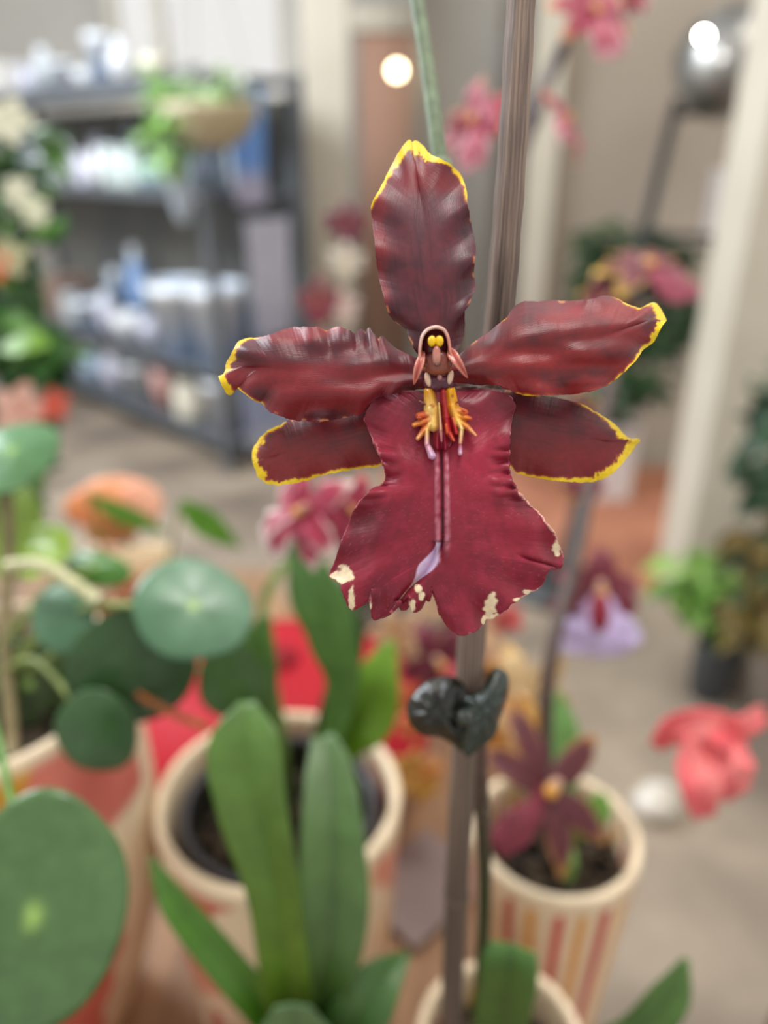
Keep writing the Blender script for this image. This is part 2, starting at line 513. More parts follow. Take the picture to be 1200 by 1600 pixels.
# dorsal sepal
L = [(668, 566, 0), (650, 548, 0), (640, 530, 0), (634, 513, 0), (620, 503, 0), (607, 487, 0), (597, 453, 0), (588, 400, 0), (582, 338, 0), (582, 318, 3),
     (597, 290, 6), (613, 260, 9), (627, 233, 17), (638, 220, 24), (643, 225, 27)]
R = [(700, 566, 0), (716, 546, 0), (724, 520, 0), (726, 488, 0), (735, 470, 0), (742, 450, 0), (739, 425, 0), (744, 388, 0), (737, 360, 0), (731, 325, 0),
     (729, 300, 5), (723, 283, 7), (713, 267, 6), (697, 253, 6), (673, 242, 14), (660, 229, 22), (650, 222, 26), (643, 225, 27)]
SP = [(684, 566), (678, 500), (668, 420), (660, 340), (652, 280)]
dep = lambda x, y, g, sd, t, s: -0.004 * g - 0.002 + 0.0028 * sin(g * pi) - 0.0035 * t * t * (0.6 + 0.4 * g) + 0.0018 * t ** 3 * sin(s * 0.075 + sd) * (1.4 if sd > 0 else 0.7) - 0.0002 * math.exp(-(t * 5) ** 2)
outline_mesh(L, R, SP, dep, petal_pig(lin('581f2a'), lin('612632'), lin('471b28'), 1.0,
     lambda x, y: (lin('8e2026'), 0.6 * sstep(0.0, 0.5, 0.4 * nz(x * .02, y * .02, 4) + 0.45 * sstep(612, 588, x - (y - 330) * 0.08) + .3 * sstep(330, 290, y)))), seed=1).build('dorsal_sepal', M['petal'], fl, solid=0.0005, merge=1e-7)

# left petal
L = [(668, 576, 0), (650, 562, 0), (630, 552, 0), (613, 542, 0), (597, 527, 0), (590, 530, 0), (583, 522, 0), (577, 513, 0), (572, 522, 0), (563, 515, 0), (553, 522, 0), (543, 516, 0), (527, 512, 0),
     (510, 518, 0.8), (497, 513, 0.8), (463, 512, 0), (443, 517, 0), (423, 524, 0), (403, 529, 2), (383, 531, 4), (372, 537, 5), (364, 551, 9), (355, 568, 11), (352, 584, 11), (342, 590, 14)]
R = [(668, 606, 0), (640, 608, 0), (620, 613, 0), (597, 619, 0), (583, 630, 0), (570, 643, 0), (550, 650, 0), (523, 655, 0), (497, 659, 0), (470, 657, 0), (443, 652, 0),
     (420, 641, 0), (411, 629, 3), (397, 625, 2), (380, 613, 2), (367, 604, 7), (360, 616, 12), (351, 609, 14), (342, 590, 14)]
SP = [(668, 590), (600, 585), (520, 582), (440, 577), (385, 570)]
dep = lambda x, y, g, sd, t, s: 0.001 + 0.003 * sin(g * pi) - 0.003 * g - 0.0034 * t * t * (1.5 if sd < 0 else .9) + 0.0014 * t ** 3 * sin(s * 0.1 + sd * 2) - 0.0003 * math.exp(-(t * 4) ** 2) + 0.0022 * nz(x * 0.011, y * 0.03, 8)
outline_mesh(L, R, SP, dep, petal_pig(lin('5e1e28'), lin('671d27'), lin('481a25'), 2.0,
     lambda x, y: (lin('80171f'), 0.85 * sstep(-0.1, 0.4, nz(x * .01, y * .03, 6) + 0.5 * sstep(575, 625, y)))), seed=2, rag=1.4).build('petal', M['petal'], fl, solid=0.0005, merge=1e-7)

# right petal
L = [(702, 572, 0), (718, 556, 0), (730, 546, 0), (747, 532, 0), (763, 522, 0), (777, 510, 1), (793, 497, 2), (802, 483, 0), (817, 473, 0), (837, 473, 0), (860, 471, 0), (887, 472, 0),
     (910, 470, 0), (928, 468, .5), (943, 463, 0), (963, 468, 1.6), (980, 477, 2), (1000, 483, 4), (1013, 477, 6), (1023, 475, 9), (1033, 487, 14), (1040, 502, 15)]
R = [(702, 596, 0), (730, 598, 0), (747, 600, 1), (765, 600, 0), (780, 603, .6), (803, 612, .8), (827, 617, 3.4), (847, 617, 1), (860, 618, 2), (880, 616, .5), (913, 613, .6), (937, 607, .9), (957, 595, 1.4),
     (977, 580, 3), (993, 563, 5), (1003, 547, 7), (1020, 533, 8), (1030, 517, 12), (1040, 502, 15)]
SP = [(702, 585), (770, 568), (860, 548), (940, 525), (1005, 503)]
dep = lambda x, y, g, sd, t, s: 0.001 + 0.0035 * sin(g * pi) - 0.003 * g - 0.0040 * t * t * (1.9 if sd < 0 else 0.6) + 0.0013 * t ** 3 * sin(s * 0.085 + sd * 1.3) - 0.0003 * math.exp(-(t * 5) ** 2) - 0.0042 * math.exp(-((x - 852) / 42.0) ** 2) * sstep(506, 468, y) + 0.002 * nz(x * 0.012, y * 0.03, 18)
outline_mesh(L, R, SP, dep, petal_pig(lin('6a1c22'), lin('74191f'), lin('501c25'), 3.0,
     lambda x, y: (lin('8c1a1e'), 0.8 * sstep(-0.1, 0.4, nz(x * .012, y * .03, 16) + 0.5 * sstep(545, 590, y + (x - 800) * 0.15)))), seed=3).build('petal', M['petal'], fl, solid=0.0005, merge=1e-7)

# left lateral sepal
L = [(672, 612, 0), (640, 618, 0), (600, 628, 0), (540, 640, 0), (490, 650, 0), (458, 656, 0), (440, 664, 3), (420, 673, 5), (405, 688, 8), (396, 705, 10), (396, 722, 12)]
R = [(672, 655, 0), (640, 690, 0), (597, 726, 4), (575, 729, 4), (560, 731, 4), (530, 737, 5), (500, 743, 5), (470, 752, 6), (445, 757, 8), (422, 756, 10), (405, 744, 11), (396, 722, 12)]
SP = [(672, 632), (600, 665), (520, 690), (460, 705), (425, 714)]
dep = lambda x, y, g, sd, t, s: -0.0045 - 0.004 * g + 0.0015 * sin(g * pi) - 0.002 * t * t + 0.0008 * t ** 3 * sin(s * 0.08)
outline_mesh(L, R, SP, dep, petal_pig(lin('6c1d24'), lin('7a1c22'), lin('581e26'), 5.0,
     lambda x, y: (lin('8a1f20'), 0.7 * sstep(680, 730, y))), seed=5, rag=1.0).build('lateral_sepal', M['petal'], fl, solid=0.0005, merge=1e-7)

# right lateral sepal
L = [(708, 606, 0), (740, 606, 0), (790, 611, 0), (840, 618, 0), (880, 625, 0), (910, 633, 2), (927, 643, 3), (947, 655, 5), (963, 667, 9), (975, 681, 13), (986, 687, 15), (999, 687, 20)]
R = [(708, 655, 0), (750, 700, 0), (795, 728, 3), (806, 738, 4), (823, 743, 4), (847, 747, 4), (880, 752, 6), (913, 753, 8), (943, 747, 12), (963, 733, 15), (980, 713, 14), (999, 687, 20)]
SP = [(708, 630), (780, 655), (850, 675), (910, 686), (960, 690)]
dep = lambda x, y, g, sd, t, s: -0.0045 - 0.004 * g + 0.002 * sin(g * pi) - 0.0025 * t * t + 0.0008 * t ** 3 * sin(s * 0.07) - 0.0002 * math.exp(-(t * 5) ** 2)
outline_mesh(L, R, SP, dep, petal_pig(lin('662029'), lin('751e26'), lin('542029'), 7.0,
     lambda x, y: (lin('84191f'), 0.75 * sstep(670, 715, y))), seed=7, rag=1.0).build('lateral_sepal', M['petal'], fl, solid=0.0005, merge=1e-7)

# lip
L = [(686, 608, 0), (660, 612, 0), (630, 612, 0), (600, 614, 0), (580, 630, 0), (570, 650, 0), (576, 671, 0), (583, 690, 0), (590, 706, 0), (597, 722, 0), (602, 741, 0), (599, 755, 0), (578, 768, 0), (560, 786, 0),
     (550, 804, 0), (543, 825, 0), (532, 849, 0), (524, 874, 0), (515, 899, 0), (526, 908, 0), (533, 914, 0), (537, 930, 0), (549, 951, 0), (562, 947, 0), (575, 938, 0), (581, 922, 0), (578, 945, 0), (584, 967, 0), (602, 963, 0), (616, 951, 0),
     (622, 930, 0), (625, 950, 0), (634, 951, 0), (639, 926, 0), (643, 954, 0), (657, 950, 0), (664, 930, 0), (669, 940, 0), (674, 922, 0)]
R = [(686, 608, 0), (705, 610, 0), (725, 610, 0), (755, 610, 0), (777, 611, 0), (795, 617, 0), (804, 634, 0), (800, 655, 0), (797, 685, 0), (795, 713, 0), (797, 737, 0), (806, 762, 0), (823, 783, 1.2), (844, 804, 2), (858, 821, 2.5),
     (868, 834, 1.5), (874, 853, 1), (879, 870, 0), (875, 888, 0), (858, 890, 0), (847, 912, 0), (830, 925, 1), (805, 940, 0), (777, 961, 0), (760, 968, 0), (751, 979, 0), (739, 988, 0), (721, 993, 0), (704, 982, 0),
     (690, 965, 0), (683, 940, 0), (674, 922, 0)]
SP = [(686, 612), (688, 680), (690, 760), (690, 830), (684, 880), (677, 910)]
def keelx(y): return 690 + 2 * sin((y - 700) * 0.01)
def lip_dep(x, y, g, sd, t, s):
    z = 0.0035 + 0.004 * sstep(620, 800, y) * (1 - 0.35 * sstep(850, 990, y))
    u = (x - 690) / 180.0
    z -= 0.0045 * u * u + 0.0035 * abs(u) * sstep(700, 850, y)
    z -= 0.002 * sstep(0.6, 1.0, t) * (1 - g * .6)
    z += 0.0011 * t ** 3 * sin(s * 0.075 + sd) + 0.0012 * nz(x * 0.014, y * 0.01, 33)
    ang = math.atan2(x - 690, y - 560)
    z += 0.00045 * sin(ang * 34 + 3 * nz(x * .02, y * .02, 71)) * sstep(.35, 1.0, t) * sstep(690, 760, y)
    z += 0.0006 * sin(y * .32 + 2 * nz(x * .03, y * .03, 72)) * sstep(.6, 1.0, t) * sstep(690, 710, y) * (1 - sstep(775, 800, y))
    # two keels and the groove between them
    k = sstep(665, 720, y) * (1 - sstep(830, 900, y))
    kx = keelx(y)
    z += k * (0.0009 * math.exp(-((x - kx + 7) / 3.0) ** 2) + 0.0010 * math.exp(-((x - kx - 6) / 3.0) ** 2) - 0.0012 * math.exp(-((x - kx) / 3.2) ** 2))
    # fold of the left lobe at the lower seam
    sx = seam_x(y)
    if 845 < y < 940:
        z -= 0.0016 * math.exp(-((x - sx) / 8.0) ** 2)
    # side crease on the right lobe
    z -= 0.0012 * math.exp(-((y - (868 + (x - 810) * 0.33)) / 3.5) ** 2) * sstep(800, 830, x)
    return z
def seam_x(y):
    pts = [(830, 688), (850, 686), (875, 676), (895, 664), (910, 650), (922, 638), (935, 628)]
    for a, b_ in zip(pts, pts[1:]):
        if y <= b_[0]:
            u = (y - a[0]) / (b_[0] - a[0]); return a[1] + (b_[1] - a[1]) * min(1, max(0, u))
    return 626
BLOBS = [(533, 903, 17, 9, 0.1), (543, 898, 10, 12, 0), (550, 935, 5, 17, 0), (536, 885, 8, 3, 0), (765, 950, 8, 20, 0.15), (769, 942, 6, 16, 0), (772, 963, 12, 6, 0), (757, 968, 6, 9, 0), (868, 858, 5, 13, 0), (871, 847, 4, 6, 0),
         (824, 925, 8, 4, 0), (811, 938, 10, 3, 0), (577, 944, 3, 8, 0), (654, 920, 6, 5, 0), (659, 930, 5, 6, 0), (644, 945, 5, 8, 0)]
def lip_pig(x, y, g, sd, t, de, bw):
    n1 = nz(x * 0.014, y * 0.014, 41); n2 = nz(x * 0.05, y * 0.05, 44)
    c = mixc(CRIM, CRIMD, 0.35 + 0.9 * n1)
    c = mixc(c, lin('961f3c'), sstep(-0.1, 0.5, n2) * 0.45)
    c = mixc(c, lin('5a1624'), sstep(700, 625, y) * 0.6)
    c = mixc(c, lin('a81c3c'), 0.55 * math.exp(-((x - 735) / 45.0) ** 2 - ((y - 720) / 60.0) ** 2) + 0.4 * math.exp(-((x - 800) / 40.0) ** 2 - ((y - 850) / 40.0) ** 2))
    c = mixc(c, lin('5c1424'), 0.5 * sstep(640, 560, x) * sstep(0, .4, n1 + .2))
    # radiating fine streaks
    a = math.atan2(x - 690, y - 560)
    c = mixc(c, tuple(v * 0.78 for v in c), sstep(0.1, 0.5, nz(a * 22, y * 0.012, 47)) * 0.6)
    # dusting of pale specks
    if nz(x * 0.9, y * 0.9, 3) > 0.52 and n1 > -.05: c = mixc(c, PINKR, 0.25)
    kx = keelx(y); k = sstep(700, 725, y) * (1 - sstep(840, 875, y))
    for off in (-8, 7):
        c = mixc(c, lin('d58a9c'), k * 0.75 * math.exp(-((x - kx - off) / 2.2) ** 2) * (0.6 + 0.8 * nz(x * .3, y * .1, 5)))
    c = mixc(c, lin('4a0d1c'), k * 0.8 * math.exp(-((x - kx) / 2.5) ** 2))
    # lilac white patch at the seam
    if 845 < y < 938:
        sx = seam_x(y); hw = 2.0 + 12 * math.exp(-((y - 884) / 22.0) ** 2)
        c = mixc(c, mixc(LILAC, CREAM, sstep(895, 925, y)), sstep(hw + 2, hw - 1, abs(x - sx + 2)))
    for (bx, by, rx, ry, q) in BLOBS:
        d = math.hypot((x - bx) / rx, (y - by) / ry) + 0.5 * nz(x * .12, y * .12, 9)
        c = mixc(c, CREAM, sstep(1.12, 0.92, d))
    if bw > 0.3: c = mixc(c, lin('e9b4a4'), sstep(bw + 2, bw - 0.5, de + 1.5 * nz(x * .2, y * .2, 2)))
    if nz(x * .08, y * .08, 60) > 0.2: c = mixc(c, lin('d77d86'), 0.6 * sstep(2.2, 0.4, de))
    return c
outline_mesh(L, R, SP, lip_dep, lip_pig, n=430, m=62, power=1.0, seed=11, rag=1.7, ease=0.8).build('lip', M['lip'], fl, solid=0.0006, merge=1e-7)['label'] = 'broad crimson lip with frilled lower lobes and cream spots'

# column
px = U1
cm = MB()
SAL = lin('cf7a66'); PALE = lin('e9c6bb'); BRN = lin('8a4436'); DK = lin('3f1018')
zc = 0.0075
hood = [(656, 566), (656, 550), (657, 538), (660, 525), (668, 515), (680, 511), (692, 514), (699, 524), (702, 538), (704, 552), (708, 562)]
def hc(i):
    t = i / 24
    return mixc(SAL, PALE, math.exp(-((t - 0.42) / 0.28) ** 2))
pts = curve([F(x, y, zc) for x, y in hood], 25)
cm.tube(pts, [2.5 * px * (0.8 + 0.2 * sin(pi * i / 24)) for i in range(25)], [hc(i) for i in range(25)], seg=10)
# hood shell running back to the flower centre
rows = []; cs = []
for k in range(9):
    u = k / 8
    row = []
    for i, p in enumerate(pts):
        c0 = F(680, 545, zc)
        q = c0 + (p - c0) * (1 - 0.55 * u ** 2) + FWD * (0.009 * u)
        row.append(q)
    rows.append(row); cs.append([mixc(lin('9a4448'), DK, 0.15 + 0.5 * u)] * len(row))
cm.grid(rows, cs)
cm.ell(F(680, 542, zc - 0.0030), 21 * px, 30 * px, 12 * px, lin('5e1c26'))
# face and beak
cm.ell(F(684, 567, zc - 0.0012), 22 * px, 19 * px, 13 * px, None, colf=lambda d: mixc(lin('8f4a34'), lin('5e2222'), 0.35 + 0.6 * d[1] + 0.35 * abs(d[0])))
cm.ell(F(684, 576, zc - 0.0016), 23 * px, 10 * px, 11 * px, lin('87452f'))
cm.ell(F(682, 556, zc + 0.0006), 6.5 * px, 15 * px, 7 * px, None, colf=lambda d: mixc(lin('c98f7e'), lin('b0665a'), 0.5 + 0.5 * d[1]))
cm.tube(curve([F(679, 568, zc + .0012), F(683, 571.5, zc + .0014), F(688, 568, zc + .0012)], 8), 1.2 * px, DK, seg=6)
cm.build('column', M['column'], fl)['label'] = 'small pale-rimmed hood at the centre of the bloom'
em = MB()
for ex in (675.0, 686.4):
    em.ell(F(ex, 533, zc + 0.0004), 6.3 * px, 8.0 * px, 6.0 * px, lin('f2c40c'), n=20, m=14)
em.build('anther_cap', M['column'], fl)['label'] = 'twin yellow anther bumps'
wm = MB()
def wing(pts2, w_):
    ps = [F(x, y, z) for x, y, z in pts2]
    wm.strip(ps, w_, SAL, fold=0.35, m=3, sub=18, colf=lambda g, v: mixc(lin('a23c38'), lin('e79a84'), abs(v) ** 2 * 0.9))
wing([(661, 550, .006), (657, 565, .0075), (652, 580, .0078), (647, 600, .0062)], [5 * px, 11 * px, 12 * px, 9 * px, 2 * px])
wing([(702, 545, .006), (709, 558, .0075), (719, 572, .008), (730, 590, .0062)], [5 * px, 15 * px, 13 * px, 9 * px, 2 * px])
wm.build('column_wing', M['column'], fl, solid=0.0004)
bm_ = MB()
bm_.ell(F(686, 599, 0.0052), 24 * px, 14 * px, 13 * px, None, colf=lambda d: mixc(lin('4b1226'), lin('7a4058'), sstep(.1, .6, nz(d[0] * 3, d[1] * 3, 4))))
bm_.ell(F(686, 588, 0.0050), 17 * px, 14 * px, 11 * px, lin('5f2029'))
for ex, ey, tl in ((668.5, 593, .25), (703.5, 590, -.25)):
    ax = (RT * cos(tl) + UP * sin(tl)); ay = (UP * cos(tl) - RT * sin(tl))
    bm_.ell(F(ex, ey, 0.0062), 4.6 * px, 11 * px, 4.5 * px, lin('dcb79c'), ax=ax, ay=-ay)
bm_.ell(F(687, 590, 0.0068), 4 * px, 4.5 * px, 3 * px, lin('a5716f'), n=6)
bm_.build('callus_base', M['column'], fl)
# callus: a low relief of tapering ridges and fingers, (x1, y1, r1, x2, y2, r2, height, colour1, colour2)
YO = lin('f0ab2e'); YP = lin('f3cd72'); RD = lin('a81c2a'); OG = lin('cf5f33'); WP = lin('e3a9b8'); CR = lin('8c1a33')
RID = [(685, 612, 9, 691, 690, 15, 3, CR, CR), (671, 612, 9, 675, 640, 13, 6, lin('dc9a1c'), YP), (675, 640, 13, 677, 664, 11, 7, YP, YP),
       (703, 611, 9, 707, 634, 10, 6, lin('e8a40e'), lin('f0b02a')), (707, 634, 10, 716, 660, 9, 7, YO, YP),
       (693, 612, 6.5, 697, 652, 8.5, 8, lin('9c1c28'), RD), (697, 652, 7.5, 700, 672, 8, 7.5, RD, lin('b4242c')), (700, 672, 7, 709, 688, 3, 7, lin('c83a34'), lin('e0604a')),
       (697, 664, 3.5, 699, 676, 3.5, 9.5, lin('ea7030'), lin('e8682c')), (708, 655, 5, 713, 676, 5, 8, lin('c02830'), lin('ae2436')),
       (674, 646, 8, 655, 650, 6.5, 6, lin('c4582e'), OG), (670, 656, 8, 647, 664, 4.2, 6.5, OG, lin('e89a4c')), (667, 666, 7, 653, 685, 4, 6, OG, lin('e8a868')),
       (711, 640, 7.5, 726, 645, 6.4, 6, lin('eca040'), OG), (713, 649, 8, 735, 654, 3.6, 6.5, YO, OG), (715, 655, 8, 730, 667, 5.5, 6.5, YO, lin('e08a4c')), (730, 667, 5, 743, 680, 2.8, 6.2, lin('e08a4c'), lin('eeb080')),
       (686, 630, 1.6, 689, 672, 3.2, 9.5, YP, lin('e8b0a0')), (689, 672, 3.2, 690, 690, 1.5, 8, lin('e8b0a0'), lin('d88a94')),
       (672, 662, 6, 667, 672, 5, 7.5, YP, YP), (667, 672, 4.6, 667, 694, 4.4, 7.5, YP, WP), (667, 694, 4.4, 675, 712, 6.5, 6, WP, lin('d9b4d8')),
       (716, 658, 7, 721, 670, 5, 8, YP, lin('f5d890')), (721, 670, 5, 719, 692, 3.6, 7.5, lin('f5d890'), lin('e8a888')), (719, 696, 3.4, 719, 708, 4, 6, lin('d06a88'), lin('e6c4e2')),
       (674, 632, 3.2, 677, 634, 3.0, 9.2, lin('a24a28'), lin('b4552c')), (707, 617, 2.4, 707, 619, 2.4, 8.8, lin('b87a20'), lin('b87a20')), (712, 630, 2.2, 715, 628, 2.0, 8, lin('8a3a2c'), lin('8a3a2c')),
       (656, 627, 2, 664, 631, 3, 4.5, lin('a07468'), lin('7a3440')), (722, 641, 2, 726, 643, 1.6, 9, lin('b8452c'), lin('b8452c')), (652, 653, 2.2, 658, 653, 2, 8, lin('b0482c'), lin('b0482c'))]
def callus_at(x, y):
    best = 0.0; col = None; wsum = 0.0; cs = [0, 0, 0]
    for (x1, y1, r1, x2, y2, r2, h, c1, c2) in RID:
        dx, dy = x2 - x1, y2 - y1
        t = min(1, max(0, ((x - x1) * dx + (y - y1) * dy) / max(1e-6, dx * dx + dy * dy)))
        r = r1 + (r2 - r1) * t
        d = math.hypot(x - x1 - dx * t, y - y1 - dy * t) / r
        if d < 1:
            hh = h * (1 - d * d) ** 0.85
            best = max(best, hh)
            c = mixc(c1, c2, t); k = (hh ** 3) + 1e-6
            wsum += k; cs = [cs[q] + c[q] * k for q in range(3)]
    return (best, tuple(v / wsum for v in cs)) if wsum else None
cl = MB(); idx = {}; ST = 0.7
NX, NY = int(112 / ST), int(118 / ST)
for i in range(NX + 1):
    for j in range(NY + 1):
        x = 637 + i * ST; y = 604 + j * ST
        r_ = callus_at(x, y)
        if r_:
            idx[(i, j)] = cl.vert(F(x, y, lip_dep(x, y, .3, 1, .3, 0) + 0.0008 + r_[0] * 0.00032), r_[1])
for (i, j) in idx:
    if (i + 1, j) in idx and (i, j + 1) in idx and (i + 1, j + 1) in idx:
        cl.f.append((idx[(i, j)], idx[(i, j + 1)], idx[(i + 1, j + 1)], idx[(i + 1, j)]))
cl.build('callus', M['column'], fl)['label'] = 'fingered yellow and orange callus below the hood'

# flower spike of the same plant, and the pedicel
S = MB()
spk = curve([P(746, 1660, .375), P(750, 1560, .33), P(757, 1400, .280), P(752, 1240, .246), P(744, 1050, .218), P(738, 900, .202), P(728, 700, .190), P(712, 480, .182), P(688, 260, .182), P(668, 110, .186), P(645, -40, .190)], 60)
def spc(i):
    t = i / 59
    c = mixc(lin('2b3a1c'), lin('6b4f4c'), sstep(0.18, 0.4, t))
    return mixc(c, lin('76866a'), sstep(0.62, 0.78, t))
S.tube(spk, [0.0028 - 0.0010 * i / 59 for i in range(60)], [spc(i) for i in range(60)], seg=12)
for t_ in (0.30, 0.52, 0.8):
    p = spk[int(t_ * 59)]
    S.ell(p, 0.0030, 0.0035, 0.0030, spc(int(t_ * 59)))
S.build('flower_stem', M['stem'], orch)
S = MB()
S.tube(curve([spk[34], P(716, 620, .168), F(692, 592, -0.008), F(688, 590, 0.002)], 16), 0.0011, lin('7a3540'), seg=8)
S.build('pedicel', M['stem'], orch)
def leafcol(c0, c1, c2):
    def f(g, v):
        c = mixc(lin(c0), lin(c1), g)
        c = mixc(c, lin(c2), math.exp(-(v * 7) ** 2) * 0.5)
        return c
    return f
def leaf(name, pts3, ws, parent, cols=('55762a', '5d8a3c', '3a5a1e'), fold=0.2, facing=None, curl=0.0, label=None, wavy=0.0, mat='leaf', sub=26):
    mb = MB()
    mb.strip(pts3, ws, None, facing=facing, fold=fold, colf=leafcol(*cols), curl=curl, wavy=wavy, sub=sub)
    o = mb.build(name, M[mat], parent, solid=0.0008)
    if label: o['label'] = label
    return o
leaf('leaf', [P(775, 1690, .36), P(782, 1600, .325), P(793, 1535, .305), P(797, 1500, .299), P(800, 1474, .298)], [.014, .022, .0225, .022, .019], orch, ('3f6322', '557f3c', '2f4f18'), fold=0.25, facing=(-0.3, -1, .9))
leaf('leaf', [P(800, 1700, .36), P(890, 1655, .34), P(985, 1618, .33), P(1045, 1560, .325), P(1072, 1498, .33)], [.010, .013, .015, .016, .003], orch, ('3d5c20', '49692c', '2f4f18'), fold=0.25, facing=(-.2, -.8, .8))
leaf('leaf', [P(745, 1690, .36), P(690, 1690, .35), P(640, 1660, .36)], [.014, .022, .004], orch, fold=0.25)

# bamboo stake leaning behind the bloom
mid = [P(818, -60, .150), P(800, 250, .1545), P(779, 520, .163), P(752, 800, .180), P(733, 1060, .204), P(714, 1380, .255), P(706, 1560, .305), P(704, 1640, .342), P(705, 1668, .362)]
mb = MB()
bp_ = curve(mid, 80)
def stake_r(i):
    t = i / 79
    return 0.0029 + 0.0022 * t ** 1.5 + 0.00010 * sin(i * 1.7) + (0.0003 if i in (22, 50) else 0)
mb.tube(bp_, [stake_r(i) for i in range(80)], (1, 1, 1), seg=22)
for k in (22, 50, 68):
    q = bp_[k]; t = (bp_[k + 1] - bp_[k]).normalized()
    mb.tube([q - t * .0006, q, q + t * .0006], [stake_r(k), stake_r(k) * 1.10, stake_r(k)], (1, 1, 1), seg=22)
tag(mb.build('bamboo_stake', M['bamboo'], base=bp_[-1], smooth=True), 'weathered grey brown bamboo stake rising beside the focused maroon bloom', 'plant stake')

# leaf shaped plastic clip that ties the spike to the stake
cp = empty('orchid_clip', P(730, 1110, .205), 'glossy dark green leaf-shaped plastic clip gripping the bamboo stake', 'plant clip')
def clipwing(name, outline, d0, bulge, c):
    ctr = Vector((sum(p[0] for p in outline) / len(outline), sum(p[1] for p in outline) / len(outline), 0))
    ps = [Vector((p[0], p[1], 0)) for p in outline]; ps.append(ps[0])
    n = 72; rows = []; cs = []
    ring = [catmull(ps, i / n) for i in range(n)]
    for j in range(13):
        t = j / 12
        row = []; cr = []
        for q in ring:
            x = ctr.x + (q.x - ctr.x) * t; y = ctr.y + (q.y - ctr.y) * t
            vein = 0.0009 * max(0, sin(math.atan2(q.y - ctr.y, q.x - ctr.x) * 9)) * sin(pi * t)
            row.append(P(x, y, d0 - bulge * (1 - t * t) - vein)); cr.append(c)
        rows.append(row); cs.append(cr)
    mb = MB(); mb.grid(rows, cs, closed=True)
    return mb.build(name, M['clip'], cp, solid=0.0009, merge=1e-7)
clipwing('clip_wing', [(726, 1065), (700, 1058), (672, 1064), (650, 1080), (638, 1102), (642, 1128), (660, 1146), (688, 1150), (706, 1160), (722, 1170), (728, 1120)], .202, .0045, lin('171a13'))
clipwing('clip_wing', [(728, 1090), (750, 1082), (762, 1065), (775, 1045), (792, 1056), (790, 1090), (780, 1120), (770, 1150), (748, 1168), (728, 1180), (722, 1140)], .199, .0045, lin('26332c'))
mb = MB()
mb.tube(curve([P(714, 1112, .210), P(722, 1120, .198), P(742, 1122, .1975), P(758, 1116, .210)], 12), .0024, lin('2c342a'), seg=8)
mb.build('clip_jaw', M['clip'], cp)

# ------------------------------------------------------------ pots
def pot_profile(r, h, wall, taper=0.85, belly=0.0, lip_r=0.002, inner=0.8):
    pr = []
    pr.append((0.0001, 0)); pr.append((r * taper * 0.97, 0))
    n = 40
    for i in range(n + 1):
        u = i / n
        rr = r * (taper + (1 - taper) * u + belly * sin(pi * u))
        if u < 0.06: rr *= 0.975 + 0.025 * sin(pi / 2 * u / 0.06)
        pr.append((rr, h * (0.004 + 0.985 * u)))
    for k in range(1, 6):
        a = pi * k / 6
        pr.append((r - wall / 2 + wall / 2 * cos(a), h * 0.989 + wall / 2 * sin(a)))
    for i in range(10):
        u = 1 - i / 9 * inner
        pr.append(((r - wall) * (taper + (1 - taper) * u + belly * sin(pi * u) * .8), h * 0.985 * u))
    pr.append((0.0001, h * 0.985 * (1 - inner)))
    return pr

def bark_disc(c, r, parent, name='potting_bark', cols=('2a2118', '453624'), seed=0):
    """rough growing medium with real chips"""
    rnd = random.Random(seed)
    mb = MB()
    rows = []; cs = []
    for i in range(10):
        rr = r * i / 9
        rows.append([Vector(c) + Vector((rr * cos(2 * pi * k / 30), rr * sin(2 * pi * k / 30), 0.003 * rnd.random())) for k in range(30)])
        cs.append([mixc(lin(cols[0]), lin(cols[1]), rnd.random()) for k in range(30)])
    mb.grid(rows, cs, closed=True)
    for _ in range(70):
        a = rnd.random() * 2 * pi; q = math.sqrt(rnd.random()) * r * 0.88
        mb.box(Vector(c) + Vector((q * cos(a), q * sin(a), 0.004)), .006 + .008 * rnd.random(), .004 + .005 * rnd.random(), .006, mixc(lin(cols[0]), lin(cols[1]), rnd.random()), rz=a * 3)
    o = mb.build(name, M['bark'], parent, smooth=False)
    o['kind'] = 'stuff'
    return o

def make_pot(name, x, y, r, ztop, label, colf, wall=0.006, taper=0.86, belly=0.0, inner=0.75, soil=True, mat='ceramic', seed=0, group='painted cream pots on the table', cat='plant pot', zb=TZ, soil_d=0.03):
    e = empty(name, (x, y, zb), label, cat, group)
    mb = MB()
    mb.lathe((x, y, zb), pot_profile(r, ztop - zb, wall, taper, belly, inner=inner), None, seg=120, colf=colf)
    mb.build('pot_body', M[mat], e)
    if soil:
        d = soil_d; h = ztop - zb
        u = 1 - d / h
        bark_disc((x, y, ztop - d), (r - wall) * (taper + (1 - taper) * u + belly * sin(pi * u) * .8) * 0.985, e, seed=seed)
    return e

CRM = lin('e9d4b5'); CRM2 = lin('d9bd98')
def stripes(h):
    seq = [lin('c41f2c'), lin('d8902a'), lin('b8242e'), lin('dc9a3a')]
    def f(a, r, z):
        if z > h * 0.955: return CRM
        u = a / (2 * pi) * 22 + 0.5
        k = int(u) % 4; fr = u - int(u)
        return seq[k] if (0.28 < fr < 0.66 and z < h * 0.935) else CRM
    return f
def patches(h, seed, cs, thr=0.05, sc_=2.0):
    def f(a, r, z):
        if z > h * 0.955: return CRM
        n = nz(cos(a) * sc_, sin(a) * sc_, z * 14 + seed)
        n2 = nz(cos(a) * sc_ + 7, sin(a) * sc_, z * 14 + seed)
        if n > thr: return cs[0]
        if n2 > thr + .08: return cs[1]
        if n < -thr - 0.2 and len(cs) > 2: return cs[2]
        return CRM
    return f

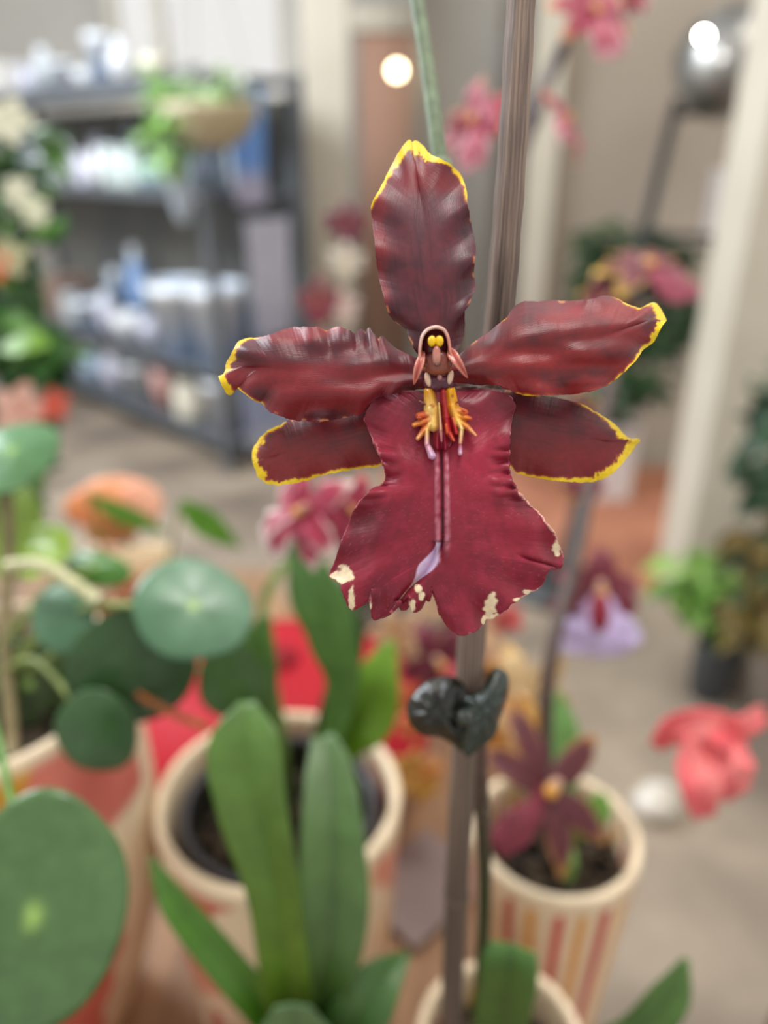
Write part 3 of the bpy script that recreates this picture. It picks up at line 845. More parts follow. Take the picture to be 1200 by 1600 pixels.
def leftpat(h):
    def f(a, r, z):
        if z > h * .965: return CRM
        g = math.degrees(a); g = g - 360 if g > 180 else g
        n = nz(cos(a) * 3, sin(a) * 3, z * 30)
        u = z / h + .04 * n; gg = g + 14 * n
        if u > .74 and -44 < gg < -4: return mixc(lin('d4655a'), lin('de8070'), .5 + n)
        if u > .70 and -125 < gg < -44: return mixc(lin('d9a82c'), lin('cc8a2c'), .5 + n)
        if .1 < u < .45 and -80 < gg < -30: return lin('cf6a58')
        if .30 < u < .55 and gg > 10: return lin('d9b060')
        return CRM
    return f
# right striped pot
c = P(868, 1296, .46); RP = c.copy()
make_pot('flower_pot', c.x, c.y, .0505, c.z, 'cream pot with thin vertical red and ochre stripes at the table edge', stripes(c.z - TZ), wall=.006, taper=.80, seed=1, soil_d=.028)
# centre pot
c = P(436, 1236, .442); CP = c.copy()
make_pot('flower_pot', c.x, c.y, .0705, c.z, 'wide cream pot with faded red patches holding a black inner pot', patches(c.z - TZ, 3.1, [lin('c26a58'), lin('d98f78'), lin('e3c49c')], thr=.16), wall=.0065, taper=.84, soil=False)
ie = empty('nursery_pot', (CP.x, CP.y, TZ + 0.045), 'black plastic nursery pot nested inside the wide cream centre pot', 'nursery pot')
mb = MB(); mb.lathe((CP.x, CP.y, TZ + 0.052), pot_profile(.054, CP.z - TZ - 0.060, .0022, .84, inner=.85), lin('26261f'), seg=72); mb.build('pot_body', M['black_plastic'], ie)
rows = MB(); rows.lathe((CP.x, CP.y, CP.z - 0.012), [(.0545, 0), (.0565, .0005), (.057, .003), (.0545, .004), (.0520, .0035), (.0515, 0)], lin('37353a'), seg=72); rows.build('pot_rim', M['black_plastic'], ie)
bark_disc((CP.x, CP.y, CP.z - 0.034), .0485, ie, seed=5)
mb = MB(); mb.lathe((CP.x, CP.y, TZ), [(.058, .0300), (.0605, .034), (.05, .045), (.0001, .045)], lin('26261f'), seg=40)
# left big pot
c = P(-50, 1062, .40); LP = c.copy()
make_pot('flower_pot', c.x, c.y, .079, c.z, 'big rounded cream pot with yellow and coral blotches under the round-leaved plant', leftpat(c.z - TZ), wall=.0065, taper=.58, belly=.22, seed=2, soil_d=.022)
# front pot of the focused orchid
c = P(782, 1622, .369); FPp = c.copy()
make_pot('flower_pot', c.x, c.y, .0405, c.z, 'small cream pot cut off by the bottom edge around the bamboo stake', patches(c.z - TZ, 1.4, [lin('c9473f'), lin('dba534')], thr=.25), wall=.005, taper=.84, seed=3)
# pot of the strappy foreground plant, below the frame
c = P(468, 1700, .355); SPp = c.copy()
# big red rounded ball behind
RB = P(440, 1130, .672)
mb = MB(); rzb = RB.z - TZ
mb.ell(RB, .129, rzb, .129, lin('b01526'), ax=Vector((1, 0, 0)), ay=Vector((0, 0, 1)), az=Vector((0, 1, 0)), n=72, m=44)
mb.build('ball_body', M['gloss_red'], empty('ornament_ball', (RB.x, RB.y, TZ), 'big bright red rounded ball behind the wide cream centre pot', 'ornament'))
mb = MB(); mb.lathe(RB + Vector((0, 0, rzb - .003)), [(.0001, 0), (.016, 0), (.018, .004), (.012, .010), (.0001, .012)], lin('8c1424'), seg=32); mb.build('ball_cap', M['gloss_red'], bpy.data.objects['ornament_ball'])
BK = Vector((RB.x + .08, .735, TZ))
e10 = empty('flower_pot', BK, 'grey pot hidden behind the big red ball', 'plant pot')
mb = MB(); mb.lathe(BK, pot_profile(.05, .08, .005, .82), lin('8a857e'), seg=60); mb.build('pot_body', M['ceramic'], e10)
bark_disc(BK + Vector((0, 0, .065)), .042, e10, seed=23)
# lower coral painted pot, bottom left
c = P(215, 1590, .40)
LP2 = Vector((LP.x + 0.115, LP.y - 0.125, 0))

# ------------------------------------------------------------ foreground strap leaved plant
sp_z = TZ + 0.07
bx = P(470, 1690, .345)
make_pot('flower_pot', bx.x, bx.y, .033, bx.z - 0.012, 'small pot below the strap-leaved seedling at the bottom centre', lambda a, r, z: CRM, wall=.004, taper=.82, seed=6)
st = empty('orchid_seedling', (bx.x, bx.y, bx.z - 0.04), 'seedling with broad upright strap leaves in front of the wide centre pot', 'plant')
leaf('leaf', [P(462, 1690, .345), P(452, 1560, .318), P(432, 1400, .300), P(398, 1260, .292), P(385, 1160, .295), P(388, 1096, .302)], [.010, .0205, .0215, .0275, .0285, .006], st, ('62821a', '557838', '4a7018'), fold=.3, facing=(-.15, -1, .45))
leaf('leaf', [P(478, 1690, .345), P(500, 1560, .322), P(520, 1430, .315), P(520, 1320, .320), P(515, 1210, .335), P(505, 1150, .345)], [.010, .022, .0285, .0265, .021, .010], st, ('44641f', '5e7c4c', '30481a'), fold=.3, facing=(.1, -1, .45))
leaf('leaf', [P(455, 1690, .345), P(425, 1590, .325), P(350, 1500, .315), P(275, 1410, .325), P(235, 1340, .335)], [.010, .017, .016, .013, .002], st, ('4a7d0f', '4f7a2e', '3a6410'), fold=.3, facing=(-.2, -1, .8))
leaf('leaf', [P(485, 1690, .345), P(540, 1620, .325), P(585, 1545, .32), P(640, 1488, .33)], [.012, .024, .022, .002], st, ('3d6628', '4a6c38', '2f4f18'), fold=.3, facing=(0, -1, .9))
leaf('leaf', [P(470, 1700, .345), P(465, 1640, .315), P(458, 1568, .30)], [.018, .040, .014], st, ('4f7448', '5d7d52', '3e5f38'), fold=.15, facing=(0, -.8, 1))

# ------------------------------------------------------------ round leaved plant (left)
pil_e = empty('round_leaved_plant', (LP.x, LP.y, LP.z - 0.02), 'green plant with big coin-shaped leaves spilling from the left blotched pot', 'plant')
crown = Vector((LP.x + 0.005, LP.y, LP.z - 0.015))
def disc_leaf(x, y, d, rx, ry, ang, nrm, cols, crownp=crown, cup=.12, parent=pil_e, stalk=True, stem_c='8a9a58', dot=True, sr=.0016):
    c0 = P(x, y, d)
    nv = Vector(nrm).normalized()
    ax = (RT * cos(ang) + UP * sin(ang)); ax = (ax - nv * ax.dot(nv)).normalized()
    ay = nv.cross(ax)
    k = d / FP
    # half-widths given in photograph pixels, undone for the tilt
    fx = 1 / max(.35, abs(math.sqrt(max(0, 1 - ax.dot(FWD) ** 2)))); fy = 1 / max(.35, math.sqrt(max(0, 1 - ay.dot(FWD) ** 2)))
    RX, RY = rx * k * fx, ry * k * fy
    mb = MB(); rows = []; cs = []
    for i in range(13):
        t = i / 12
        row = []; cr = []
        for j in range(48):
            a = 2 * pi * j / 48
            wob = 1 + 0.025 * sin(3 * a + x) + 0.015 * sin(5 * a + y)
            q = c0 + ax * (RX * t * cos(a) * wob) + ay * (RY * t * sin(a) * wob) - nv * (cup * (RX + RY) * .5 * (t * t - 0.15 * (1 - t) ** 4 * 0)) \
                + nv * (0.02 * RX * t * sin(4 * a + x))
            row.append(q)
            cc = mixc(lin(cols[0]), lin(cols[1]), 0.5 + 0.5 * sin(a + x) * t)
            if dot: cc = mixc(cc, lin('a9cf6a'), math.exp(-(t * 11) ** 2))
            cr.append(cc)
        rows.append(row); cs.append(cr)
    mb.grid(rows, cs, closed=True)
    o = mb.build('leaf', M['round_leaf'], parent, solid=.0009, merge=1e-7)
    if stalk:
        s_ = MB(); mid_ = (c0 + crownp) / 2 + Vector((0, 0, .03)) - nv * .01
        s_.tube(curve([crownp, mid_, c0 - nv * .002], 18), sr, lin(stem_c), seg=8)
        s_.build('leaf_stalk', M['stem'], parent)
    return o
disc_leaf(302, 946, .330, 94, 70, -.35, (.25, -.55, .85), ('4e7856', '71957a'))
disc_leaf(205, 1045, .350, 98, 92, .3, (.25, -.9, .35), ('2b4c1e', '34562e'), dot=False)
disc_leaf(150, 1145, .340, 62, 68, .4, (.1, -.9, .3), ('34552c', '44693e'), dot=False)
disc_leaf(52, 1432, .255, 134, 182, -.12, (.2, -.85, .60), ('4b6c3c', '547546'), stem_c='5a8a3a')
disc_leaf(95, 962, .36, 52, 58, .9, (-.3, -.6, .8), ('41694a', '55805c'), dot=False)
disc_leaf(18, 705, .40, 66, 62, .0, (.1, -.25, 1), ('45713e', '5f8f62'))
disc_leaf(150, 885, .42, 60, 26, -.5, (-.2, -.5, 1), ('3d6b1c', '4a7a20'))
disc_leaf(45, 1068, .40, 75, 70, .2, (.3, -.8, .6), ('263c14', '3a4e20'))
disc_leaf(362, 1065, .385, 48, 62, .2, (.35, -.9, .35), ('34561f', '42662e'), dot=False)
for (p, c_) in (([P(10, 885, .37), P(60, 882, .36), P(105, 905, .355), P(155, 940, .35)], 'c9c79c'), ([P(20, 1180, .37), P(8, 1000, .39), P(14, 860, .40), P(10, 760, .40)], '8a7d5a')):
    s_ = MB(); s_.tube(curve(p, 18), .0032, lin(c_), seg=10); s_.build('leaf_stalk', M['stem'], pil_e)
s_ = MB(); s_.tube(curve([P(215, 1085, .352), P(270, 1115, .345), P(322, 1136, .335)], 12), .0018, lin('b86a3a'), seg=8); s_.build('leaf_stalk', M['stem'], pil_e)
# yellow green broad leaf at the far left and a lime one above
leaf('leaf', [P(30, 900, .42), P(25, 850, .43), P(10, 790, .44), P(5, 740, .45)], [.02, .038, .036, .006], pil_e, ('8fb02c', '7d9a3a', '6d8a24'), fold=.1)
leaf('leaf', [P(40, 905, .40), P(60, 872, .41), P(72, 850, .42), P(62, 820, .43)], [.006, .03, .028, .004], pil_e, ('8fb42c', '93b040', '6d8a24'), fold=.1)

# ------------------------------------------------------------ generic orchid blooms
def bloom(name, parent, c, size, cols, face=(0, -1, .3), roll=0.0, seed=0, n=12, spread=1.0, label=None, lw=1.0, pw=1.0):
    """five tepals, a two lobed lip and a column; about `size` across. cols: petal, edge, lip, lip2"""
    rnd = random.Random(seed)
    c = Vector(c); nv = Vector(face).normalized()
    ax = nv.cross(Vector((0, 0, 1))).normalized() * -1; ay = nv.cross(ax) * -1
    if ay.z < 0: ay = -ay
    ax, ay = ax * cos(roll) + ay * sin(roll), ay * cos(roll) - ax * sin(roll)
    mb = MB()
    pc, ec, lc, l2 = [lin(k) for k in cols]
    for a in (90, 162, 18, 205, -25):
        a = math.radians(a + rnd.uniform(-6, 6))
        ln = size * (0.47 + rnd.uniform(-.04, .04)) * spread
        d = ax * cos(a) + ay * sin(a)
        pts = [c, c + d * ln * .35 + nv * size * .03, c + d * ln * .7 + nv * size * rnd.uniform(-.02, .05), c + d * ln - nv * size * rnd.uniform(.02, .10)]
        def cf(g, v, pc=pc, ec=ec):
            e = max(sstep(.72, .95, g), sstep(.70, .98, abs(v)) * sstep(.3, .7, g))
            return mixc(mixc(pc, tuple(q * .7 for q in pc), .5 + .5 * sin(v * 9)), ec, e)
        mb.strip(pts, [size * .07, size * .22 * pw, size * .21 * pw, size * .03], None, facing=nv, fold=rnd.uniform(-.2, .25), colf=cf, sub=14, m=4, wavy=.05)
    ldir = -ay
    pts = [c + nv * size * .03, c + ldir * size * .15 + nv * size * .08, c + ldir * size * .32 + nv * size * .09, c + ldir * size * .50 + nv * size * .02]
    mb.strip(pts, [size * .10, size * .26 * lw, size * .42 * lw, size * .30 * lw], None, facing=nv, fold=-.25, sub=16, m=6, wavy=.04,
             colf=lambda g, v: mixc(lc, l2, max(sstep(.75, 1, g), sstep(.55, .95, abs(v)) * sstep(.2, .6, g), .9 * sstep(.12, .0, abs(v)))))
    mb.ell(c + nv * size * .06 + ay * size * .03, size * .035, size * .06, size * .05, mixc(pc, (.9, .6, .4), .5), ax=ax, ay=ay, az=nv)
    mb.ell(c + nv * size * .09 - ay * size * .02, size * .04, size * .04, size * .03, lin('e0a040'), ax=ax, ay=ay, az=nv)
    o = mb.build(name, M['flower'], parent, solid=size * .008)
    if label: o['label'] = label
    return o
MAR = ('7c2c40', 'dcb63c', '8a2c44', '9a3a54')
MARD = ('5e1e28', 'b8803c', '701a2c', '7c2438')
PNK = ('b0405c', 'd99a6a', 'a83050', 'e0a8b0')
ROSE = ('a63450', 'b84060', 'b02c4c', 'f0dcd8')
LIL = ('7a2436', '8a3444', 'cbb8e4', 'd8ccf0')

def stem(parent, pts, r0, r1, c0, c1, name='flower_stem'):
    s_ = MB(); n = 44
    q = curve(pts, n)
    s_.tube(q, [r0 + (r1 - r0) * i / (n - 1) for i in range(n)], [mixc(lin(c0), lin(c1), i / (n - 1)) for i in range(n)], seg=10)
    for k in (10, 20, 30): s_.ell(q[k], r0 * 1.15, r0 * 1.3, r0 * 1.15, mixc(lin(c0), lin(c1), k / n))
    s_.build(name, M['stem'], parent)
    return q

# orchid in the striped right pot: stem runs up to the blurred yellow-tipped bloom
op = empty('orchid_plant', (RP.x, RP.y, RP.z - .03), 'blurred orchid growing from the striped pot with dark spike bearing yellow-tipped blooms', 'orchid')
q = stem(op, [Vector((RP.x, RP.y, RP.z - .03)), P(852, 1150, .470), P(862, 1020, .468), P(905, 850, .50), P(945, 640, .55), P(980, 520, .60), P(1010, 440, .64)], .0048, .0040, '4a3a36', '5a4a44')
bloom('flower', op, P(1010, 425, .62), .098, MAR, face=(.1, -.35, 1.0), roll=.25, seed=3, label='blurred maroon bloom with yellow tips high on the right')
bloom('flower', op, P(950, 468, .62), .055, MAR, face=(-.5, -.7, .1), roll=-.6, seed=4)
bloom('flower', op, P(905, 640, .56), .036, MAR, face=(-.6, -.7, .1), roll=.2, seed=5)
bloom('flower', op, P(905, 745, .54), .040, MAR, face=(-.6, -.7, .4), roll=1.2, seed=6)
bloom('flower', op, P(935, 925, .52), .088, LIL, face=(.05, -.8, .5), roll=-.1, seed=7, spread=.8, lw=1.7, label='bloom with a pale lilac lip beside the dark spike')
bloom('flower', op, P(852, 1235, .40), .086, MARD, face=(.35, -.6, .7), roll=-1.25, seed=8, spread=1.15, lw=.5, pw=.8, label='dark maroon star-shaped bloom hanging over the striped pot rim')
for pts_ in ((q[42], P(1010, 425, .625)), (q[38], P(950, 468, .623)), (q[29], P(905, 640, .563)), (q[25], P(905, 745, .543)), (q[19], P(935, 935, .524)), (q[5], P(850, 1225, .42), P(852, 1235, .403))):
    s_ = MB(); s_.tube(curve(list(pts_), 8), .0011, lin('6a4044'), seg=6); s_.build('pedicel', M['stem'], op)
mb = MB(); mb.ell(P(937, 958, .495), .007, .013, .005, lin('8c1830')); mb.build('lip_stain', M['flower'], op)
leaf('leaf', [P(872, 1300, .47), P(878, 1200, .48), P(880, 1140, .485), P(872, 1080, .49)], [.008, .020, .019, .003], op, ('5f8f48', '7fae62', '4a7a30'), fold=.2)
leaf('leaf', [P(870, 1320, .46), P(905, 1290, .44), P(935, 1262, .435), P(945, 1240, .44)], [.008, .018, .016, .004], op, ('5f9028', '6f9a40', '4a7a20'), fold=.2)
leaf('leaf', [P(860, 1290, .46), P(875, 1320, .44), P(885, 1350, .425), P(890, 1378, .43)], [.006, .013, .012, .003], op, ('5f8a3a', '5f8a3a', '4a7a20'), fold=.2)

# orchid standing behind the red ball, with the sprays behind the bloom in focus
b0 = BK + Vector((0, 0, .065))
o2 = empty('orchid_plant', b0, 'blurred orchid with rose-coloured blooms at the top edge, its spike leaning right', 'orchid')
q = stem(o2, [b0, P(700, 980, .72), P(722, 800, .66), P(762, 560, .62), P(800, 310, .61), P(838, 170, .61), P(885, 60, .62), P(925, -40, .63)], .0060, .0050, '4a3a3c', '6a6466')
bloom('flower', o2, P(745, 190, .60), .078, PNK, face=(-.75, -.6, .35), roll=.3, seed=11, label='blurred rose bloom left of the bamboo stake')
bloom('flower', o2, P(725, 215, .61), .055, PNK, face=(-.8, -.3, -.5), roll=-.5, seed=12)
bloom('flower', o2, P(878, 190, .61), .072, PNK, face=(.8, -.4, .5), roll=-1.2, seed=13, lw=.7, label='blurred rose bloom right of the bamboo stake')
bloom('flower', o2, P(925, 22, .60), .080, PNK, face=(.3, -.8, .6), roll=.2, seed=14, label='blurred rose bloom cut by the top edge')
bloom('flower', o2, P(990, -6, .63), .032, ROSE, face=(.1, -1, .1), roll=.9, seed=15)
for pts_ in ((q[30], P(745, 190, .605)), (q[29], P(725, 215, .614)), (q[32], P(878, 190, .613)), (q[37], P(925, 22, .605)), (q[38], P(990, -6, .633))):
    s_ = MB(); s_.tube(curve(list(pts_), 8), .0014, lin('7a5a58'), seg=6); s_.build('pedicel', M['stem'], o2)

# orchid in the black inner pot: broad leaves and the rose and white streaked bloom
b1 = Vector((CP.x + .012, CP.y + .012, CP.z - .034))
o3 = empty('orchid_plant', b1, 'orchid in the black inner pot with a rose and white streaked bloom', 'orchid')
q = stem(o3, [b1, P(500, 1130, .44), P(535, 1010, .40), P(545, 900, .37), P(530, 800, .36)], .0030, .0020, '3a4a24', '6a3a3c')
bloom('flower', o3, P(478, 800, .345), .056, ('b02c4c', 'e8ccc8', 'a82848', 'e8d4d0'), face=(-.6, -.7, .5), roll=-.7, seed=21, spread=1.0)
bloom('flower', o3, P(545, 795, .36), .042, ('b02c4c', 'd88a78', 'a82848', 'e8c0b8'), face=(.4, -.8, .3), roll=.5, seed=22)
for pts_ in ((q[40], P(478, 800, .35)), (q[43], P(545, 795, .363))):
    s_ = MB(); s_.tube(curve(list(pts_), 8), .0010, lin('7a4a48'), seg=6); s_.build('pedicel', M['stem'], o3)
leaf('leaf', [b1 + Vector((.004, 0, 0)), P(535, 1165, .435), P(570, 1120, .42), P(590, 1060, .41), P(612, 1000, .415)], [.008, .022, .0325, .024, .004], o3, ('6a941c', '74a02a', '557a1c'), fold=.1, facing=(.1, -.7, .8))
leaf('leaf', [b1, P(532, 1100, .41), P(520, 1000, .385), P(492, 920, .37), P(462, 850, .365)], [.008, .018, .0265, .026, .006], o3, ('5a8a3c', '6a9a54', '4f7a34'), fold=.1, facing=(-.3, -.7, .8))
leaf('leaf', [b1, P(530, 1080, .43), P(550, 990, .425), P(556, 930, .43)], [.006, .015, .014, .003], o3, ('2f4420', '3a5028', '2a3c16'), fold=.2)
leaf('leaf', [b1 + Vector((-.01, 0, 0)), P(405, 1130, .43), P(398, 1040, .42), P(415, 960, .42)], [.008, .020, .026, .006], o3, ('3d5f1e', '58803c', '35561c'), fold=.2)
leaf('leaf', [b1 + Vector((-.01, .01, 0)), P(440, 1140, .46), P(410, 960, .47), P(450, 880, .48), P(500, 868, .49)], [.004, .006, .006, .006, .002], o3, ('6a8444', '8aa05c', '5a7434'), fold=.2)

# dark burgundy bloom near the clip, from a plant behind the striped pot
o4b = PZ(760, 1150, TZ)
e4 = empty('flower_pot', o4b, 'small ochre pot standing behind the bamboo stake and the clip', 'plant pot')
mb = MB(); mb.lathe(o4b, pot_profile(.036, .062, .004, .82), lin('c98a3c'), seg=60); mb.build('pot_body', M['ceramic'], e4)
bark_disc(o4b + Vector((0, 0, .050)), .0300, e4, seed=12)
o4 = empty('orchid_plant', o4b + Vector((0, 0, .05)), 'dark burgundy orchid with cream and ochre blooms in the small ochre pot', 'orchid')
q = stem(o4, [o4b + Vector((0, 0, .05)), P(735, 1090, .60), P(715, 1020, .55), P(705, 985, .54)], .003, .002, '5a3a34', '6a3a3c')
bloom('flower', o4, P(690, 1035, .50), .066, ('6c1c30', '8c2c3c', 'c04858', 'd8646c'), face=(-.2, -.9, .4), roll=.8, seed=31, label='dark burgundy bloom just above the clip')
bloom('flower', o4, P(812, 1090, .55), .085, ('e8c894', 'd9a84c', 'e0a840', 'ecd4b0'), face=(.1, -.9, .5), roll=.2, seed=32, label='cream and ochre bloom right of the clip')
bloom('flower', o4, P(655, 1100, .56), .050, ('c8603c', 'd9a84c', 'c8542c', 'd8a070'), face=(-.1, -.9, .5), roll=-.3, seed=33)
bloom('flower', o4, P(838, 1140, .56), .065, ('e0a8a0', 'e8ccc0', 'd89a90', 'ecd4c8'), face=(.1, -.8, .6), roll=1.2, seed=34)
bloom('flower', o4, P(650, 1215, .58), .046, ('c89a3c', 'd9a84c', 'b8782c', 'd8a070'), face=(-.1, -.8, .6), roll=2.2, seed=36)
bloom('flower', o4, P(790, 965, .60), .030, ('e05058', 'e86870', 'e05058', 'f08080'), face=(0, -1, .3), roll=1, seed=35)
bloom('flower', o4, P(620, 985, .62), .050, ('e0b890', 'e8d0b0', 'c89a70', 'e8d4b8'), face=(0, -1, .3), roll=.4, seed=37)
for pts_ in ((q[36], P(690, 1035, .505)), (q[20], P(815, 1085, .555)), (q[24], P(655, 1100, .565)), (q[10], P(835, 1145, .565)), (q[14], P(650, 1215, .585)), (q[43], P(790, 965, .603)), (q[42], P(620, 985, .623))):
    s_ = MB(); s_.tube(curve(list(pts_), 8), .0010, lin('7a4a48'), seg=6); s_.build('pedicel', M['stem'], o4)

# distant small orchid spray in front of the white door jamb
jp = Vector((-0.10, 0.86, TZ))
e5 = empty('flower_pot', jp, 'pale pot at the far edge of the table below the distant burgundy spray', 'plant pot')
mb = MB(); mb.lathe(jp, pot_profile(.04, .07, .004, .82), lin('d8d0c0'), seg=60); mb.build('pot_body', M['ceramic'], e5)
bark_disc(jp + Vector((0, 0, .058)), .033, e5, seed=14)
o5 = empty('orchid_plant', jp + Vector((0, 0, .055)), 'distant orchid spray with burgundy and cream blooms before the white door jamb', 'orchid')
q = stem(o5, [jp + Vector((0, 0, .055)), P(520, 700, .95), P(520, 520, .93), P(540, 330, .94)], .003, .002, '5a4a40', '6a4a44')
bloom('flower', o5, P(540, 346, .93), .056, ('7a2c48', '8c3c58', '6c2440', '8c3c58'), face=(.1, -1, .1), seed=41)
bloom('flower', o5, P(540, 405, .93), .052, ('e0d8c8', 'e8e0d0', 'd8d0b8', 'e8e0d0'), face=(-.1, -1, .2), seed=42)
bloom('flower', o5, P(498, 468, .93), .062, ('8c3444', '9c4454', '8c2c44', '9c4c5c'), face=(-.3, -1, .1), seed=43)
bloom('flower', o5, P(538, 480, .93), .046, ('e0c8c0', 'e8d8d0', 'd8c0b8', 'e8e0d0'), face=(.2, -1, .1), seed=44)
for k, p in ((42, P(540, 346, .935)), (36, P(540, 405, .935)), (30, P(498, 468, .935)), (29, P(538, 480, .935))):
    s_ = MB(); s_.tube([q[k], p], .0012, lin('7a4a48'), seg=6); s_.build('pedicel', M['stem'], o5)

# ------------------------------------------------------------ coral bloom on the right (plant standing on the floor side)
cpot = Vector((0.50, 0.72, 0))
st_ = empty('plant_stool', cpot, 'slim wooden stool carrying the coral-flowered plant right of the table', 'stool')
cpot = Vector((0.435, 0.45, 0))
WLOC[st_.name] = cpot.copy(); st_.location = cpot
mb = MB(); mb.lathe(cpot + Vector((0, 0, .57)), [(.0001, 0), (.062, 0), (.066, .004), (.066, .021), (.062, .025), (.0001, .025)], (1, 1, 1), seg=48); mb.build('seat', M['table'], st_)
for k in range(3):
    a = 2 * pi * k / 3 + .4; mb = MB()
    mb.tube([cpot + Vector((.055 * cos(a) * 1.3, .055 * sin(a) * 1.3, 0)), cpot + Vector((.045 * cos(a), .045 * sin(a), .5705))], .008, (1, 1, 1), seg=10); mb.build('leg', M['table'], st_)
e6 = empty('flower_pot', cpot + Vector((0, 0, .595)), 'cream pot on the wooden stool at the right edge holding the coral bloom', 'plant pot')
mb = MB(); mb.lathe(cpot + Vector((0, 0, .595)), pot_profile(.045, .08, .005, .82), CRM, seg=60); mb.build('pot_body', M['ceramic'], e6)
bark_disc(cpot + Vector((0, 0, .66)), .036, e6, seed=15)
cf_ = empty('coral_flower_plant', cpot + Vector((0, 0, .655)), 'plant with one bright coral pink bloom hanging over the grey floor at the right', 'flower')
q = stem(cf_, [cpot + Vector((0, 0, .655)), cpot + Vector((-.01, -.0, .76)), P(1290, 1150, .47), P(1210, 1125, .45), P(1165, 1140, .445)], .0025, .002, '5a7a3a', 'b85a58')
COR = lin('f0646c'); COR2 = lin('fa8a88')
def coral(pts, ws, fold=.25, facing=(0, -1, .4)):
    mb = MB(); mb.strip(pts, ws, None, facing=facing, fold=fold, colf=lambda g, v: mixc(COR, COR2, .5 + .5 * sin(g * 5 + v * 2)), sub=18, m=5, wavy=.06)
    mb.build('petal', M['flower'], cf_, solid=.0008)
coral([P(1150, 1140, .442), P(1110, 1130, .43), P(1060, 1138, .43), P(1022, 1165, .44)], [.012, .017, .020, .008])
coral([P(1140, 1150, .442), P(1165, 1135, .43), P(1185, 1118, .43), P(1193, 1112, .435)], [.012, .012, .012, .006])
coral([P(1110, 1140, .44), P(1090, 1190, .425), P(1095, 1235, .42), P(1100, 1276, .43)], [.022, .026, .022, .012])
coral([P(1130, 1145, .44), P(1140, 1190, .428), P(1140, 1225, .43), P(1130, 1250, .44)], [.018, .024, .020, .008])
coral([P(1120, 1142, .445), P(1095, 1165, .45), P(1075, 1185, .45)], [.016, .022, .008])
mb = MB(); mb.tube(curve([P(1190, 1118, .435), P(1150, 1135, .44), P(1120, 1155, .438), P(1110, 1180, .43)], 12), [.003 + .0007 * i for i in range(12)], COR, seg=12); mb.build('flower_tube', M['flower'], cf_)

# white pebble ornament on the floor beneath the coral bloom
p = PZ(1022, 1268, 0.0)
mb = MB(); mb.ell(p + Vector((0, 0, .032)), .055, .032, .045, lin('d8d0c4'), ax=Vector((.8, .6, 0)), ay=Vector((0, 0, 1)), az=Vector((-.6, .8, 0)), n=20,
                  colf=lambda d: mixc(lin('d8d2c8'), lin('b8a894'), sstep(.1, .5, nz(d[0] * 2, d[1] * 2, d[2]))))
tag(mb.build('pebble', M['ceramic'], base=p), 'off-white rounded stone on the grey floor under the coral bloom', 'stone')

# ------------------------------------------------------------ foliage helper
def foliage(name, parent, spots, size, cols, n, seed=0, elong=2.0, mat='leaf', droop=.3):
    """many separate pointed leaves grown about the given blobs (centre, rx, ry, rz)"""
    rnd = random.Random(seed); mb = MB()
    for k in range(n):
        c, rx, ry, rz = spots[k % len(spots)]
        while True:
            d = Vector((rnd.uniform(-1, 1), rnd.uniform(-1, 1), rnd.uniform(-1, 1)))
            if d.length < 1: break
        p = c + Vector((d.x * rx, d.y * ry, d.z * rz))
        dr = Vector((rnd.uniform(-1, 1), rnd.uniform(-1, .4), rnd.uniform(-.6, .6) - droop)).normalized()
        s = size * rnd.uniform(.7, 1.3); col = lin(cols[int(rnd.random() * len(cols))])
        col = mixc(col, tuple(v * .6 for v in col), rnd.random() * .6)
        up = Vector((rnd.uniform(-.5, .5), -.4, 1)).normalized()
        mb.strip([p, p + dr * s * .5 + up * s * .05, p + dr * s - up * s * .08], [s * .1, s / elong, s * .03], col, facing=up, fold=.2, m=2, sub=5)
    return mb.build(name, M[mat], parent)

# climbing plant at the left edge of the table
lp = PZ(-60, 975, TZ); lp = Vector((-0.56, 0.72, TZ))
e7 = empty('flower_pot', lp, 'grey pot at the far left of the table under the tall leafy plant', 'plant pot')
mb = MB(); mb.lathe(lp, pot_profile(.075, .12, .006, .82), lin('8a8580'), seg=60); mb.build('pot_body', M['ceramic'], e7)
bark_disc(lp + Vector((0, 0, .10)), .064, e7, seed=16)
tp = empty('leafy_plant', lp + Vector((0, 0, .10)), 'tall leafy plant with pale cream blooms at the left edge of the photo', 'plant')
TD = 0.86
s_ = MB(); s_.tube(curve([lp + Vector((0, 0, .10)), P(-70, 760, TD), P(-20, 500, TD), P(10, 250, TD), P(0, 160, TD)], 30), .006, lin('5a5238')); s_.build('stem', M['stem'], tp)
foliage('foliage', tp, [(P(-10, 250, TD), .064, .045, .05), (P(5, 330, TD), .076, .045, .05), (P(0, 430, TD), .056, .045, .05), (P(-5, 520, TD), .045, .045, .045), (P(50, 540, TD), .04, .03, .02), (P(-20, 640, TD), .085, .05, .05), (P(-40, 750, TD), .07, .05, .05)],
        .048, ['3f6a34', '4a7a3c', '345a30', '2f5232', '5a8a3a'], 330, seed=2)
def cream(x, y, s, c, roll=0):
    mb = MB()
    for k in range(5):
        a = 2 * pi * k / 5 + roll; d = (RT * cos(a) + UP * sin(a)); cc = P(x, y, TD - .06)
        mb.strip([cc, cc + d * s * .5 - FWD * s * .1, cc + d * s], [s * .2, s * .7, s * .3], lin(c), fold=.15, m=3, sub=8)
    return mb.build('blossom', M['flower'], tp)
cream(14, 190, .026, 'dcdcc4'); cream(52, 326, .016, 'd8dcbe', .4); cream(28, 300, .018, 'd8d8c0', .9); cream(60, 338, .012, 'd0d4b8', .2); cream(14, 405, .022, 'b8b890', .4); cream(-6, 412, .020, 'd8623c'); cream(30, 640, .030, 'd8a898'); cream(85, 633, .018, 'c8503c', .5); cream(48, 655, .02, 'b86a4c', .5)
